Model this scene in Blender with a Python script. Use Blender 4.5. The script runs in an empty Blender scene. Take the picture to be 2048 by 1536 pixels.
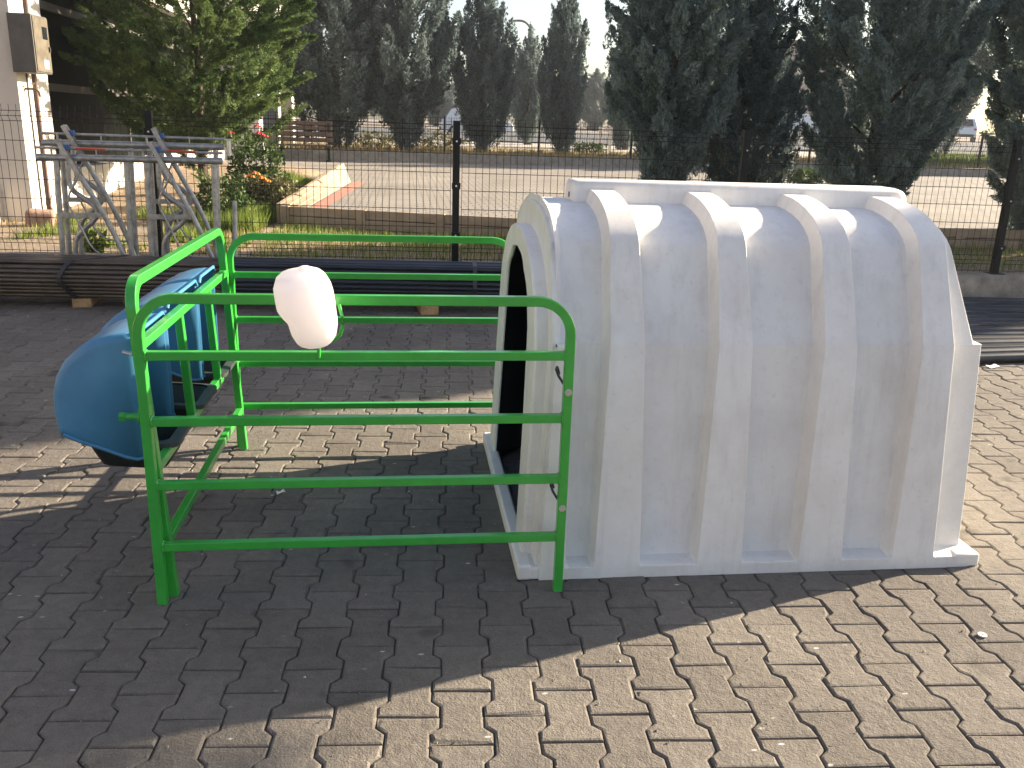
import bpy, bmesh, math, random
import numpy as np
from mathutils import Vector, Matrix

C = bpy.context.scene.collection
SC = bpy.context.scene
PI = math.pi
rad = math.radians
random.seed(7)

# ------------------------------------------------------------------ camera
cam_d = bpy.data.cameras.new("camera")
cam = bpy.data.objects.new("camera", cam_d); C.objects.link(cam)
CX = Vector((0.99241527, -0.11876569, 0.03172766))
CY = Vector((0.00371767, 0.28697181, 0.95793181))
CZ = Vector((-0.12287437, -0.95054821, 0.28523674))
m = Matrix.Identity(4)
for i in range(3):
    m[i][0] = CX[i]; m[i][1] = CY[i]; m[i][2] = CZ[i]
m.translation = Vector((0, 0, 1.6))
cam.matrix_world = m
cam_d.sensor_fit = 'HORIZONTAL'; cam_d.sensor_width = 36.0
cam_d.lens = 1749.0 / 2048 * 36.0
cam_d.clip_start = 0.05; cam_d.clip_end = 2000
SC.camera = cam

# ------------------------------------------------------------------ world, sun, exposure
SUN_EL, SUN_AZ = 20.5, 18.9          # azimuth measured from +X towards +Y
w = bpy.data.worlds.new("World"); SC.world = w; w.use_nodes = True
wn = w.node_tree.nodes; wl = w.node_tree.links
for n in list(wn): wn.remove(n)
sky = wn.new("ShaderNodeTexSky"); sky.sky_type = 'NISHITA'; sky.sun_disc = False
sky.sun_elevation = rad(SUN_EL); sky.sun_rotation = rad(90 - SUN_AZ)
sky.air_density = 1.0; sky.dust_density = 2.0; sky.ozone_density = 1.0
bg = wn.new("ShaderNodeBackground"); bg.inputs[1].default_value = 0.062
wo = wn.new("ShaderNodeOutputWorld")
hs = wn.new("ShaderNodeHueSaturation"); hs.inputs["Saturation"].default_value = 0.92; hs.inputs["Hue"].default_value = 0.512
wl.new(sky.outputs[0], hs.inputs["Color"]); wl.new(hs.outputs[0], bg.inputs[0]); wl.new(bg.outputs[0], wo.inputs[0])
sun_d = bpy.data.lights.new("sun", 'SUN'); sun_d.energy = 5.0; sun_d.angle = rad(0.5)
sun_d.color = (1.0, 0.83, 0.62)
sun = bpy.data.objects.new("sun", sun_d); C.objects.link(sun)
sdir = Vector((math.cos(rad(SUN_EL)) * math.cos(rad(SUN_AZ)), math.cos(rad(SUN_EL)) * math.sin(rad(SUN_AZ)), math.sin(rad(SUN_EL))))
sun.rotation_euler = sdir.to_track_quat('Z', 'Y').to_euler()
sun.location = sdir * 30
SC.view_settings.view_transform = 'Standard'; SC.view_settings.look = 'None'
SC.view_settings.exposure = 1.95; SC.view_settings.gamma = 1.0

# ------------------------------------------------------------------ materials
def mat(name, base, rough=0.6, metal=0.0, noise=None, bump=None, spec=0.5, coat=0.0):
    """Principled material; noise=(scale, amount) varies the colour, bump=(scale, strength, distance)."""
    m = bpy.data.materials.new(name); m.use_nodes = True
    nt = m.node_tree; b = nt.nodes["Principled BSDF"]
    b.inputs["Base Color"].default_value = (*base, 1)
    b.inputs["Roughness"].default_value = rough
    b.inputs["Metallic"].default_value = metal
    b.inputs["Specular IOR Level"].default_value = spec
    b.inputs["Coat Weight"].default_value = coat
    tc = nt.nodes.new("ShaderNodeTexCoord")
    if noise:
        cols = noise[2] if len(noise) > 2 else None
        nz = nt.nodes.new("ShaderNodeTexNoise"); nz.inputs["Scale"].default_value = noise[0]
        nz.inputs["Detail"].default_value = 6; nz.inputs["Roughness"].default_value = 0.65
        nt.links.new(tc.outputs["Object"], nz.inputs["Vector"])
        cr = nt.nodes.new("ShaderNodeValToRGB")
        a = noise[1]
        lo = tuple(c * (1 - a) for c in base); hi = tuple(min(1, c * (1 + a)) for c in base)
        if cols: lo, hi = cols
        cr.color_ramp.elements[0].position = 0.3; cr.color_ramp.elements[1].position = 0.7
        cr.color_ramp.elements[0].color = (*lo, 1); cr.color_ramp.elements[1].color = (*hi, 1)
        nt.links.new(nz.outputs["Fac"], cr.inputs[0]); nt.links.new(cr.outputs[0], b.inputs["Base Color"])
    if bump:
        nb = nt.nodes.new("ShaderNodeTexNoise"); nb.inputs["Scale"].default_value = bump[0]
        nb.inputs["Detail"].default_value = 5
        nt.links.new(tc.outputs["Object"], nb.inputs["Vector"])
        bm_ = nt.nodes.new("ShaderNodeBump"); bm_.inputs["Strength"].default_value = bump[1]
        bm_.inputs["Distance"].default_value = bump[2]
        nt.links.new(nb.outputs["Fac"], bm_.inputs["Height"]); nt.links.new(bm_.outputs[0], b.inputs["Normal"])
    return m

def leaf_mat(name, dark, light, trans=0.25):
    """Foliage: colour runs dark -> light with a random tone stored per clump."""
    m = bpy.data.materials.new(name); m.use_nodes = True
    nt = m.node_tree
    for n in list(nt.nodes): nt.nodes.remove(n)
    at = nt.nodes.new("ShaderNodeAttribute"); at.attribute_name = "tone"
    mx = nt.nodes.new("ShaderNodeMix"); mx.data_type = 'RGBA'
    mx.inputs[6].default_value = (*dark, 1); mx.inputs[7].default_value = (*light, 1)
    nt.links.new(at.outputs["Fac"], mx.inputs[0])
    d = nt.nodes.new("ShaderNodeBsdfPrincipled"); d.inputs["Roughness"].default_value = 0.6
    d.inputs["Specular IOR Level"].default_value = 0.25
    t = nt.nodes.new("ShaderNodeBsdfTranslucent")
    s = nt.nodes.new("ShaderNodeMixShader"); s.inputs[0].default_value = trans
    o = nt.nodes.new("ShaderNodeOutputMaterial")
    nt.links.new(mx.outputs[2], d.inputs["Base Color"]); nt.links.new(mx.outputs[2], t.inputs["Color"])
    nt.links.new(d.outputs[0], s.inputs[1]); nt.links.new(t.outputs[0], s.inputs[2]); nt.links.new(s.outputs[0], o.inputs[0])
    return m

def paver_mat():
    m = bpy.data.materials.new("concrete_paver"); m.use_nodes = True
    nt = m.node_tree; N = nt.nodes; L = nt.links; b = N["Principled BSDF"]
    b.inputs["Roughness"].default_value = 0.85; b.inputs["Specular IOR Level"].default_value = 0.25
    tc = N.new("ShaderNodeTexCoord")
    at = N.new("ShaderNodeAttribute"); at.attribute_name = "tone"
    def noise(s, d=5, r=0.6):
        n = N.new("ShaderNodeTexNoise"); n.inputs["Scale"].default_value = s; n.inputs["Detail"].default_value = d
        n.inputs["Roughness"].default_value = r; L.new(tc.outputs["Object"], n.inputs["Vector"]); return n
    def ramp(src, p0, c0, p1, c1):
        r = N.new("ShaderNodeValToRGB"); r.color_ramp.elements[0].position = p0; r.color_ramp.elements[1].position = p1
        r.color_ramp.elements[0].color = (*c0, 1); r.color_ramp.elements[1].color = (*c1, 1); L.new(src, r.inputs[0]); return r.outputs[0]
    def mix(kind, fac, a, bb):
        x = N.new("ShaderNodeMix"); x.data_type = 'RGBA'; x.blend_type = kind
        if isinstance(fac, float): x.inputs[0].default_value = fac
        else: L.new(fac, x.inputs[0])
        for sl, v in ((6, a), (7, bb)):
            if isinstance(v, tuple): x.inputs[sl].default_value = (*v, 1)
            else: L.new(v, x.inputs[sl])
        return x.outputs[2]
    base = ramp(at.outputs["Fac"], 0.0, PAV0, 1.0, PAV1)
    big = ramp(noise(1.3).outputs["Fac"], 0.3, (0.78, 0.76, 0.76), 0.7, (1.12, 1.1, 1.06))
    c = mix('MULTIPLY', 1.0, base, big)
    mid = ramp(noise(22, 6, 0.7).outputs["Fac"], 0.3, (0.8, 0.79, 0.78), 0.72, (1.15, 1.14, 1.12))
    c = mix('MULTIPLY', 1.0, c, mid)
    fine = ramp(noise(260, 3, 0.7).outputs["Fac"], 0.3, (0.7, 0.7, 0.7), 0.7, (1.25, 1.25, 1.25))
    c = mix('MULTIPLY', 1.0, c, fine)
    # pale paint specks and scuffs, dark oil spots
    mp = N.new("ShaderNodeMapping"); mp.inputs["Scale"].default_value = (10, 21, 10); mp.inputs["Rotation"].default_value = (0, 0, 0.6)
    L.new(tc.outputs["Object"], mp.inputs["Vector"])
    v = N.new("ShaderNodeTexVoronoi"); v.inputs["Scale"].default_value = 1.0; L.new(mp.outputs[0], v.inputs["Vector"])
    spk = ramp(v.outputs["Distance"], 0.07, (1, 1, 1), 0.11, (0, 0, 0))
    gate = ramp(noise(2.6, 2).outputs["Fac"], 0.46, (0, 0, 0), 0.56, (1, 1, 1))
    gate2 = ramp(v.outputs["Color"], 0.45, (0, 0, 0), 0.55, (1, 1, 1))
    f = mix('MULTIPLY', 1.0, spk, gate); f = mix('MULTIPLY', 1.0, f, gate2)
    c = mix('MIX', f, c, (0.55, 0.54, 0.52))
    sc = ramp(noise(60, 8, 0.85).outputs["Fac"], 0.62, (0, 0, 0), 0.72, (0.5, 0.5, 0.5))
    gate3 = ramp(noise(5, 3).outputs["Fac"], 0.55, (0, 0, 0), 0.66, (1, 1, 1))
    f2 = mix('MULTIPLY', 1.0, sc, gate3)
    c = mix('MIX', f2, c, (0.5, 0.49, 0.47))
    oil = ramp(noise(3.1, 2).outputs["Fac"], 0.66, (0, 0, 0), 0.73, (0.75, 0.75, 0.75))
    c = mix('MIX', oil, c, (0.05, 0.045, 0.04))
    L.new(c, b.inputs["Base Color"])
    b1 = N.new("ShaderNodeBump"); b1.inputs["Strength"].default_value = 1.0; b1.inputs["Distance"].default_value = 0.0045
    L.new(noise(150, 4, 0.7).outputs["Fac"], b1.inputs["Height"])
    b2 = N.new("ShaderNodeBump"); b2.inputs["Strength"].default_value = 0.9; b2.inputs["Distance"].default_value = 0.006
    L.new(noise(38, 4).outputs["Fac"], b2.inputs["Height"]); L.new(b1.outputs[0], b2.inputs["Normal"])
    L.new(b2.outputs[0], b.inputs["Normal"])
    return m

def brick_mat(name, c1, c2, mortar, sx, sy, rough=0.85):
    m = bpy.data.materials.new(name); m.use_nodes = True
    nt = m.node_tree; b = nt.nodes["Principled BSDF"]; b.inputs["Roughness"].default_value = rough
    tc = nt.nodes.new("ShaderNodeTexCoord")
    br = nt.nodes.new("ShaderNodeTexBrick"); br.inputs["Color1"].default_value = (*c1, 1); br.inputs["Color2"].default_value = (*c2, 1)
    br.inputs["Mortar"].default_value = (*mortar, 1); br.inputs["Scale"].default_value = 1.0
    br.inputs["Brick Width"].default_value = sx; br.inputs["Row Height"].default_value = sy; br.inputs["Mortar Size"].default_value = 0.012
    br.inputs["Bias"].default_value = 0.0
    nz = nt.nodes.new("ShaderNodeTexNoise"); nz.inputs["Scale"].default_value = 0.9; nz.inputs["Detail"].default_value = 6
    mx = nt.nodes.new("ShaderNodeMix"); mx.data_type = 'RGBA'; mx.blend_type = 'MULTIPLY'; mx.inputs[0].default_value = 1
    cr = nt.nodes.new("ShaderNodeValToRGB"); cr.color_ramp.elements[0].color = (0.75, 0.74, 0.72, 1); cr.color_ramp.elements[1].color = (1.15, 1.14, 1.12, 1)
    cr.color_ramp.elements[0].position = 0.3; cr.color_ramp.elements[1].position = 0.7
    L = nt.links; L.new(tc.outputs["Object"], br.inputs["Vector"]); L.new(tc.outputs["Object"], nz.inputs["Vector"])
    L.new(nz.outputs["Fac"], cr.inputs[0]); L.new(br.outputs["Color"], mx.inputs[6]); L.new(cr.outputs[0], mx.inputs[7]); L.new(mx.outputs[2], b.inputs["Base Color"])
    return m

def stain_plastic(name, base, stain, rough):
    """Moulded white plastic with scattered grey-brown smudges and faint vertical streaks."""
    m = bpy.data.materials.new(name); m.use_nodes = True
    nt = m.node_tree; N = nt.nodes; L = nt.links; b = N["Principled BSDF"]; b.inputs["Roughness"].default_value = rough
    b.inputs["Specular IOR Level"].default_value = 0.4
    tc = N.new("ShaderNodeTexCoord")
    def noise(s, d, vec=None):
        n = N.new("ShaderNodeTexNoise"); n.inputs["Scale"].default_value = s; n.inputs["Detail"].default_value = d; n.inputs["Roughness"].default_value = 0.68
        L.new(vec or tc.outputs["Object"], n.inputs["Vector"]); return n.outputs["Fac"]
    def ramp(src, p0, v0, p1, v1):
        r = N.new("ShaderNodeMapRange"); r.inputs[1].default_value = p0; r.inputs[2].default_value = p1; r.inputs[3].default_value = v0; r.inputs[4].default_value = v1
        L.new(src, r.inputs[0]); return r.outputs[0]
    def mix(fac, a, c):
        x = N.new("ShaderNodeMix"); x.data_type = 'RGBA'; L.new(fac, x.inputs[0])
        for sl, v in ((6, a), (7, c)):
            if isinstance(v, tuple): x.inputs[sl].default_value = (*v, 1)
            else: L.new(v, x.inputs[sl])
        return x.outputs[2]
    c = mix(ramp(noise(3.0, 8), 0.42, 0.0, 0.75, 0.42), base, stain)
    mp = N.new("ShaderNodeMapping"); mp.inputs["Scale"].default_value = (14, 14, 1.6); L.new(tc.outputs["Object"], mp.inputs["Vector"])
    c = mix(ramp(noise(1.0, 6, mp.outputs[0]), 0.50, 0.0, 0.75, 0.4), c, stain)
    c = mix(ramp(noise(45, 5), 0.58, 0.0, 0.72, 0.35), c, stain)
    L.new(c, b.inputs["Base Color"])
    bp = N.new("ShaderNodeBump"); bp.inputs["Strength"].default_value = 0.35; bp.inputs["Distance"].default_value = 0.004
    L.new(noise(9, 4), bp.inputs["Height"]); L.new(bp.outputs[0], b.inputs["Normal"])
    return m

PAV0, PAV1 = (0.140, 0.131, 0.119), (0.230, 0.216, 0.196)
M = {}
M['paver'] = paver_mat()
M['sand'] = mat('joint_sand', (0.15, 0.13, 0.105), 0.95, noise=(30, 0.3))
M['soil'] = mat('dry_soil', (0.27, 0.20, 0.13), 0.95, noise=(6, 0.35), bump=(25, 0.8, 0.03))
M['dirt'] = mat('sandy_ground', (0.24, 0.19, 0.14), 0.95, noise=(3, 0.25), bump=(18, 0.7, 0.02))
M['asphalt'] = mat('asphalt', (0.075, 0.08, 0.085), 0.85, noise=(4, 0.2))
M['terrace'] = brick_mat('terrace_paving', (0.26, 0.243, 0.222), (0.226, 0.211, 0.193), (0.105, 0.097, 0.086), 0.2, 0.165)
M['sidewalk'] = brick_mat('sidewalk_paving', (0.40, 0.37, 0.33), (0.37, 0.34, 0.30), (0.24, 0.22, 0.19), 0.4, 0.4)
M['kerb'] = mat('kerb_concrete', (0.27, 0.255, 0.23), 0.9, noise=(7, 0.3), bump=(30, 0.6, 0.01))
M['kerbwall'] = mat('rough_concrete', (0.30, 0.255, 0.20), 0.92, noise=(5, 0.4), bump=(14, 0.9, 0.02))
M['board'] = mat('tan_concrete_board', (0.36, 0.27, 0.18), 0.85, noise=(5, 0.25), bump=(40, 0.4, 0.005))
M['redstone'] = mat('red_strip_paving', (0.38, 0.17, 0.13), 0.85, noise=(8, 0.25))
M['hutch'] = stain_plastic('white_moulded_plastic', (0.81, 0.80, 0.775), (0.52, 0.485, 0.45), 0.5)
M['dark_inside'] = mat('near_black_inside', (0.045, 0.047, 0.046), 0.6)
M['green'] = mat('green_paint', (0.042, 0.375, 0.05), 0.28, noise=(14, 0.12), bump=(60, 0.12, 0.002), coat=0.3)
M['blue'] = mat('blue_plastic', (0.060, 0.225, 0.41), 0.42, noise=(6, 0.12), bump=(10, 0.15, 0.003))
M['black'] = mat('black_plastic', (0.018, 0.02, 0.021), 0.45)
M['bucketrim'] = mat('worn_bucket_rim', (0.035, 0.046, 0.046), 0.45, noise=(25, 0.3))
M['steel'] = mat('galvanised_steel', (0.38, 0.375, 0.36), 0.45, 0.6, noise=(14, 0.4), bump=(80, 0.2, 0.001))
M['zinc'] = mat('zinc_bolt', (0.55, 0.56, 0.56), 0.3, 0.9)
M['pipe'] = mat('oiled_steel_tube', (0.105, 0.088, 0.072), 0.42, 0.5, noise=(3, 0.45), bump=(70, 0.15, 0.001))
M['bluepipe'] = mat('dark_blue_steel_tube', (0.035, 0.04, 0.05), 0.38, 0.5, noise=(3, 0.3))
M['greypipe'] = mat('dark_grey_steel_tube', (0.05, 0.055, 0.065), 0.4, 0.5, noise=(4, 0.4))
M['strap'] = mat('steel_strap', (0.055, 0.055, 0.06), 0.5, 0.4)
M['wood'] = mat('rough_timber', (0.36, 0.24, 0.12), 0.85, noise=(16, 0.35))
M['benchwood'] = mat('brown_bench_timber', (0.085, 0.055, 0.042), 0.6, noise=(9, 0.3))
M['fence'] = mat('black_fence_paint', (0.010, 0.011, 0.012), 0.5, spec=0.25)
M['wire'] = mat('dark_fence_wire', (0.022, 0.018, 0.016), 0.4, 0.3)
M['plaster'] = mat('cream_plaster', (0.60, 0.555, 0.49), 0.8, noise=(2, 0.08), bump=(60, 0.2, 0.003))
M['white'] = mat('white_plaster', (0.66, 0.63, 0.58), 0.8, noise=(2, 0.06))
M['glass'] = mat('dark_glazing', (0.003, 0.004, 0.003), 0.35, spec=0.06)
M['frame'] = mat('grey_aluminium', (0.11, 0.10, 0.09), 0.5, 0.1)
M['ochre'] = mat('grey_render', (0.30, 0.27, 0.23), 0.9, noise=(1, 0.1))
M['box'] = mat('dark_metal_cabinet', (0.085, 0.080, 0.075), 0.5, 0.1, noise=(5, 0.3))
M['boxdoor'] = mat('sun_toned_cabinet_door', (0.125, 0.11, 0.085), 0.4, noise=(7, 0.45))  # lighter, warmer than the case to imitate a golden sun reflection
M['rust'] = mat('brown_pipe', (0.075, 0.042, 0.034), 0.6)
M['bark'] = mat('bark', (0.075, 0.055, 0.042), 0.95, noise=(20, 0.4), bump=(35, 0.9, 0.02))
M['cyp'] = leaf_mat('blue_green_needles', (0.115, 0.165, 0.155), (0.32, 0.40, 0.36), 0.42)
M['cyp_far'] = leaf_mat('grey_green_needles', (0.062, 0.096, 0.098), (0.20, 0.26, 0.25), 0.38)
M['thuja'] = leaf_mat('bright_green_needles', (0.05, 0.095, 0.03), (0.175, 0.25, 0.085), 0.35)
M['bush'] = leaf_mat('rose_leaves', (0.02, 0.045, 0.014), (0.10, 0.16, 0.045), 0.25)
M['bush2'] = leaf_mat('dull_shrub_leaves', (0.05, 0.06, 0.025), (0.24, 0.22, 0.11), 0.25)
M['grass'] = leaf_mat('grass_blades', (0.075, 0.14, 0.02), (0.27, 0.33, 0.07), 0.4)
M['drygrass'] = leaf_mat('dry_grass', (0.22, 0.18, 0.07), (0.55, 0.44, 0.22), 0.35)
M['red'] = mat('red_petals', (0.55, 0.03, 0.05), 0.6)
M['orange'] = mat('orange_petals', (0.75, 0.25, 0.02), 0.6)
M['redplastic'] = mat('orange_red_plastic', (0.55, 0.06, 0.025), 0.45)
M['bluepart'] = mat('blue_plastic_stop', (0.03, 0.10, 0.30), 0.45)
M['carwhite'] = mat('white_car_paint', (0.70, 0.72, 0.74), 0.25, coat=0.5)
M['cardark'] = mat('car_glass', (0.015, 0.018, 0.022), 0.1)
M['carred'] = mat('red_lamp_lens', (0.5, 0.02, 0.02), 0.3)
M['rubber'] = mat('black_rubber', (0.02, 0.02, 0.02), 0.8)
M['mauve'] = mat('brown_cladding', (0.22, 0.16, 0.15), 0.8)
M['paper'] = mat('white_scrap', (0.75, 0.74, 0.72), 0.8)
M['brick'] = mat('worn_brick', (0.30, 0.20, 0.15), 0.9, noise=(20, 0.3), bump=(30, 0.6, 0.01))
def jug_mat():
    m = bpy.data.materials.new("milky_plastic"); m.use_nodes = True
    nt = m.node_tree; b = nt.nodes["Principled BSDF"]
    b.inputs["Base Color"].default_value = (0.96, 0.93, 0.95, 1); b.inputs["Roughness"].default_value = 0.3
    b.inputs["Subsurface Weight"].default_value = 1.0; b.inputs["Subsurface Radius"].default_value = (1.0, 0.85, 0.85); b.inputs["Subsurface Scale"].default_value = 0.09
    t = nt.nodes.new("ShaderNodeBsdfTranslucent"); t.inputs[0].default_value = (0.97, 0.93, 0.96, 1)
    s = nt.nodes.new("ShaderNodeMixShader"); s.inputs[0].default_value = 0.35
    o = nt.nodes["Material Output"]
    nt.links.new(b.outputs[0], s.inputs[1]); nt.links.new(t.outputs[0], s.inputs[2]); nt.links.new(s.outputs[0], o.inputs[0])
    return m
M['jug'] = jug_mat()

# ------------------------------------------------------------------ mesh helpers
class MB:
    """Collects pieces of one mesh."""
    def __init__(s): s.v = []; s.f = []; s.mi = []
    def add(s, vs, fs, mi=0):
        o = len(s.v); s.v += [tuple(v) for v in vs]; s.f += [tuple(i + o for i in f) for f in fs]; s.mi += [mi] * len(fs)
    def box(s, lo, hi, mi=0, rot=None, about=None):
        x0, y0, z0 = lo; x1, y1, z1 = hi
        vs = [(x0,y0,z0),(x1,y0,z0),(x1,y1,z0),(x0,y1,z0),(x0,y0,z1),(x1,y0,z1),(x1,y1,z1),(x0,y1,z1)]
        if rot is not None:
            c = Vector(about) if about else Vector(((x0+x1)/2,(y0+y1)/2,(z0+z1)/2))
            vs = [c + rot @ (Vector(v) - c) for v in vs]
        s.add(vs, [(0,3,2,1),(4,5,6,7),(0,1,5,4),(1,2,6,5),(2,3,7,6),(3,0,4,7)], mi)
    def loft(s, rings, closed=True, cap0=False, cap1=False, mi=0):
        n = len(rings[0]); vs = [p for r in rings for p in r]; fs = []
        for i in range(len(rings) - 1):
            for j in range(n if closed else n - 1):
                a = i*n + j; b = i*n + (j+1) % n
                fs.append((a, b, b + n, a + n))
        if cap0: fs.append(tuple(range(n))[::-1])
        if cap1: fs.append(tuple((len(rings)-1)*n + j for j in range(n)))
        s.add(vs, fs, mi)
    def sweep(s, path, prof, up, closed=False, cap=True, mi=0, scale=None):
        """Sweep a 2-D profile (list of (a,b)) along path; 'up' is the fixed side axis."""
        P = [Vector(p) for p in path]; n = len(P); up = Vector(up).normalized(); rings = []
        for i in range(n):
            if closed: t0 = P[i] - P[i-1]; t1 = P[(i+1) % n] - P[i]
            else:
                t0 = P[i] - P[max(i-1,0)]; t1 = P[min(i+1,n-1)] - P[i]
                if i == 0: t0 = t1
                if i == n-1: t1 = t0
            t0 = t0.normalized(); t1 = t1.normalized(); t = (t0 + t1).normalized()
            u = up - t * up.dot(t)
            if u.length < 1e-4: u = t.orthogonal()
            u.normalize(); sd = t.cross(u).normalized()
            k = 1.0 / max(0.5, t.dot(t1))
            sc = scale[i] if scale else 1.0
            rings.append([P[i] + u * (b * sc) + sd * (a * sc * k) for a, b in prof])
        if closed: rings.append(rings[0])
        s.loft(rings, True, cap and not closed, cap and not closed, mi)
    def tube(s, path, r, n=8, up=(0.01, 0.02, 1), mi=0, scale=None, cap=True, closed=False):
        prof = [(r*math.cos(2*PI*k/n), r*math.sin(2*PI*k/n)) for k in range(n)]
        P = [Vector(p) for p in path]
        d = (P[-1] - P[0]) if not closed else Vector((0,0,1))
        if abs(d.normalized().dot(Vector(up).normalized())) > 0.95: up = (1, 0.03, 0.02)
        s.sweep(path, prof, up, closed, cap, mi, scale)
    def sq(s, path, a, b, up, ch=0.0025, mi=0):
        x, y = a/2, b/2
        prof = [(-x+ch,-y),(x-ch,-y),(x,-y+ch),(x,y-ch),(x-ch,y),(-x+ch,y),(-x,y-ch),(-x,-y+ch)]
        s.sweep(path, prof, up, mi=mi)
    def cyl(s, c, r, h, n=16, axis=(0,0,1), r2=None, mi=0):
        c = Vector(c); ax = Vector(axis).normalized(); u = ax.orthogonal().normalized(); v = ax.cross(u)
        r2 = r if r2 is None else r2
        R0 = [c + u*(r*math.cos(2*PI*k/n)) + v*(r*math.sin(2*PI*k/n)) for k in range(n)]
        R1 = [c + ax*h + u*(r2*math.cos(2*PI*k/n)) + v*(r2*math.sin(2*PI*k/n)) for k in range(n)]
        s.loft([R0, R1], True, True, True, mi)
    def build(s, name, mats, parent=None, smooth=None, bevel=None, fix=True):
        me = bpy.data.meshes.new(name); me.from_pydata(s.v, [], s.f)
        if not isinstance(mats, (list, tuple)): mats = [mats]
        for q in mats: me.materials.append(q)
        if any(s.mi): me.polygons.foreach_set('material_index', s.mi)
        if fix:
            bm = bmesh.new(); bm.from_mesh(me); bmesh.ops.remove_doubles(bm, verts=bm.verts, dist=1e-5)
            bmesh.ops.recalc_face_normals(bm, faces=bm.faces); bm.to_mesh(me); bm.free()
        if smooth is not None:
            me.polygons.foreach_set('use_smooth', [True] * len(me.polygons)); me.set_sharp_from_angle(angle=rad(smooth))
        o = bpy.data.objects.new(name, me); C.objects.link(o)
        if parent: o.parent = parent
        if bevel:
            b = o.modifiers.new('bevel', 'BEVEL'); b.width = bevel[0]; b.segments = bevel[1]; b.limit_method = 'ANGLE'; b.angle_limit = rad(bevel[2] if len(bevel) > 2 else 32)
            b.harden_normals = False
        return o

def tag(o, label, cat, group=None):
    o['label'] = label; o['category'] = cat
    if group: o['group'] = group
    return o
def thing(name, label, cat, loc=(0,0,0), group=None):
    o = bpy.data.objects.new(name, None); o.empty_display_size = 0.1; C.objects.link(o); o.location = loc
    return tag(o, label, cat, group)
def struct(o, kind='structure', label=None):
    o['kind'] = kind
    if label: o['label'] = label
    return o
def dup(root, loc, label=None, rotz=None, scale=None, group=None):
    r = root.copy(); C.objects.link(r); r.location = loc
    if label: r['label'] = label
    if group: r['group'] = group
    if rotz is not None: r.rotation_euler = (0, 0, rotz)
    if scale: r.scale = scale if isinstance(scale, (tuple, list)) else (scale,)*3
    for ch in list(root.children):
        c = ch.copy(); C.objects.link(c); c.parent = r
        for g in ch.children:
            d = g.copy(); C.objects.link(d); d.parent = c
    return r
def arc(c, a, b, r, t0, t1, n=8):
    c = Vector(c); a = Vector(a); b = Vector(b)
    return [c + a*(r*math.cos(t0+(t1-t0)*i/n)) + b*(r*math.sin(t0+(t1-t0)*i/n)) for i in range(n+1)]
def fast_mesh(name, verts, faces_n, nside, mats, tone=None, parent=None, smooth=False):
    """Mesh of many separate equal-sided faces from numpy arrays."""
    me = bpy.data.meshes.new(name); nv = len(verts); nf = nv // nside
    me.vertices.add(nv); me.vertices.foreach_set('co', np.asarray(verts, np.float32).ravel())
    me.loops.add(nv); me.loops.foreach_set('vertex_index', np.arange(nv, dtype=np.int32))
    me.polygons.add(nf); me.polygons.foreach_set('loop_start', np.arange(0, nv, nside, dtype=np.int32))
    try: me.polygons.foreach_set('loop_total', np.full(nf, nside, dtype=np.int32))
    except Exception: pass
    if tone is not None:
        a = me.attributes.new('tone', 'FLOAT', 'FACE'); a.data.foreach_set('value', np.asarray(tone, np.float32))
    me.materials.append(mats); me.update(); me.validate()
    o = bpy.data.objects.new(name, me); C.objects.link(o)
    if parent: o.parent = parent
    return o

# ------------------------------------------------------------------ setting: ground
b = MB(); b.add([(-250,-60,-0.06),(250,-60,-0.06),(250,400,-0.06),(-250,400,-0.06)], [(0,1,2,3)])
struct(b.build('ground', M['dirt']))
b = MB(); b.add([(-14,-8,-0.0125),(16,-8,-0.0125),(16,8.5,-0.0125),(-14,8.5,-0.0125)], [(0,1,2,3)])
struct(b.build('paving_bed', M['sand']))

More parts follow.
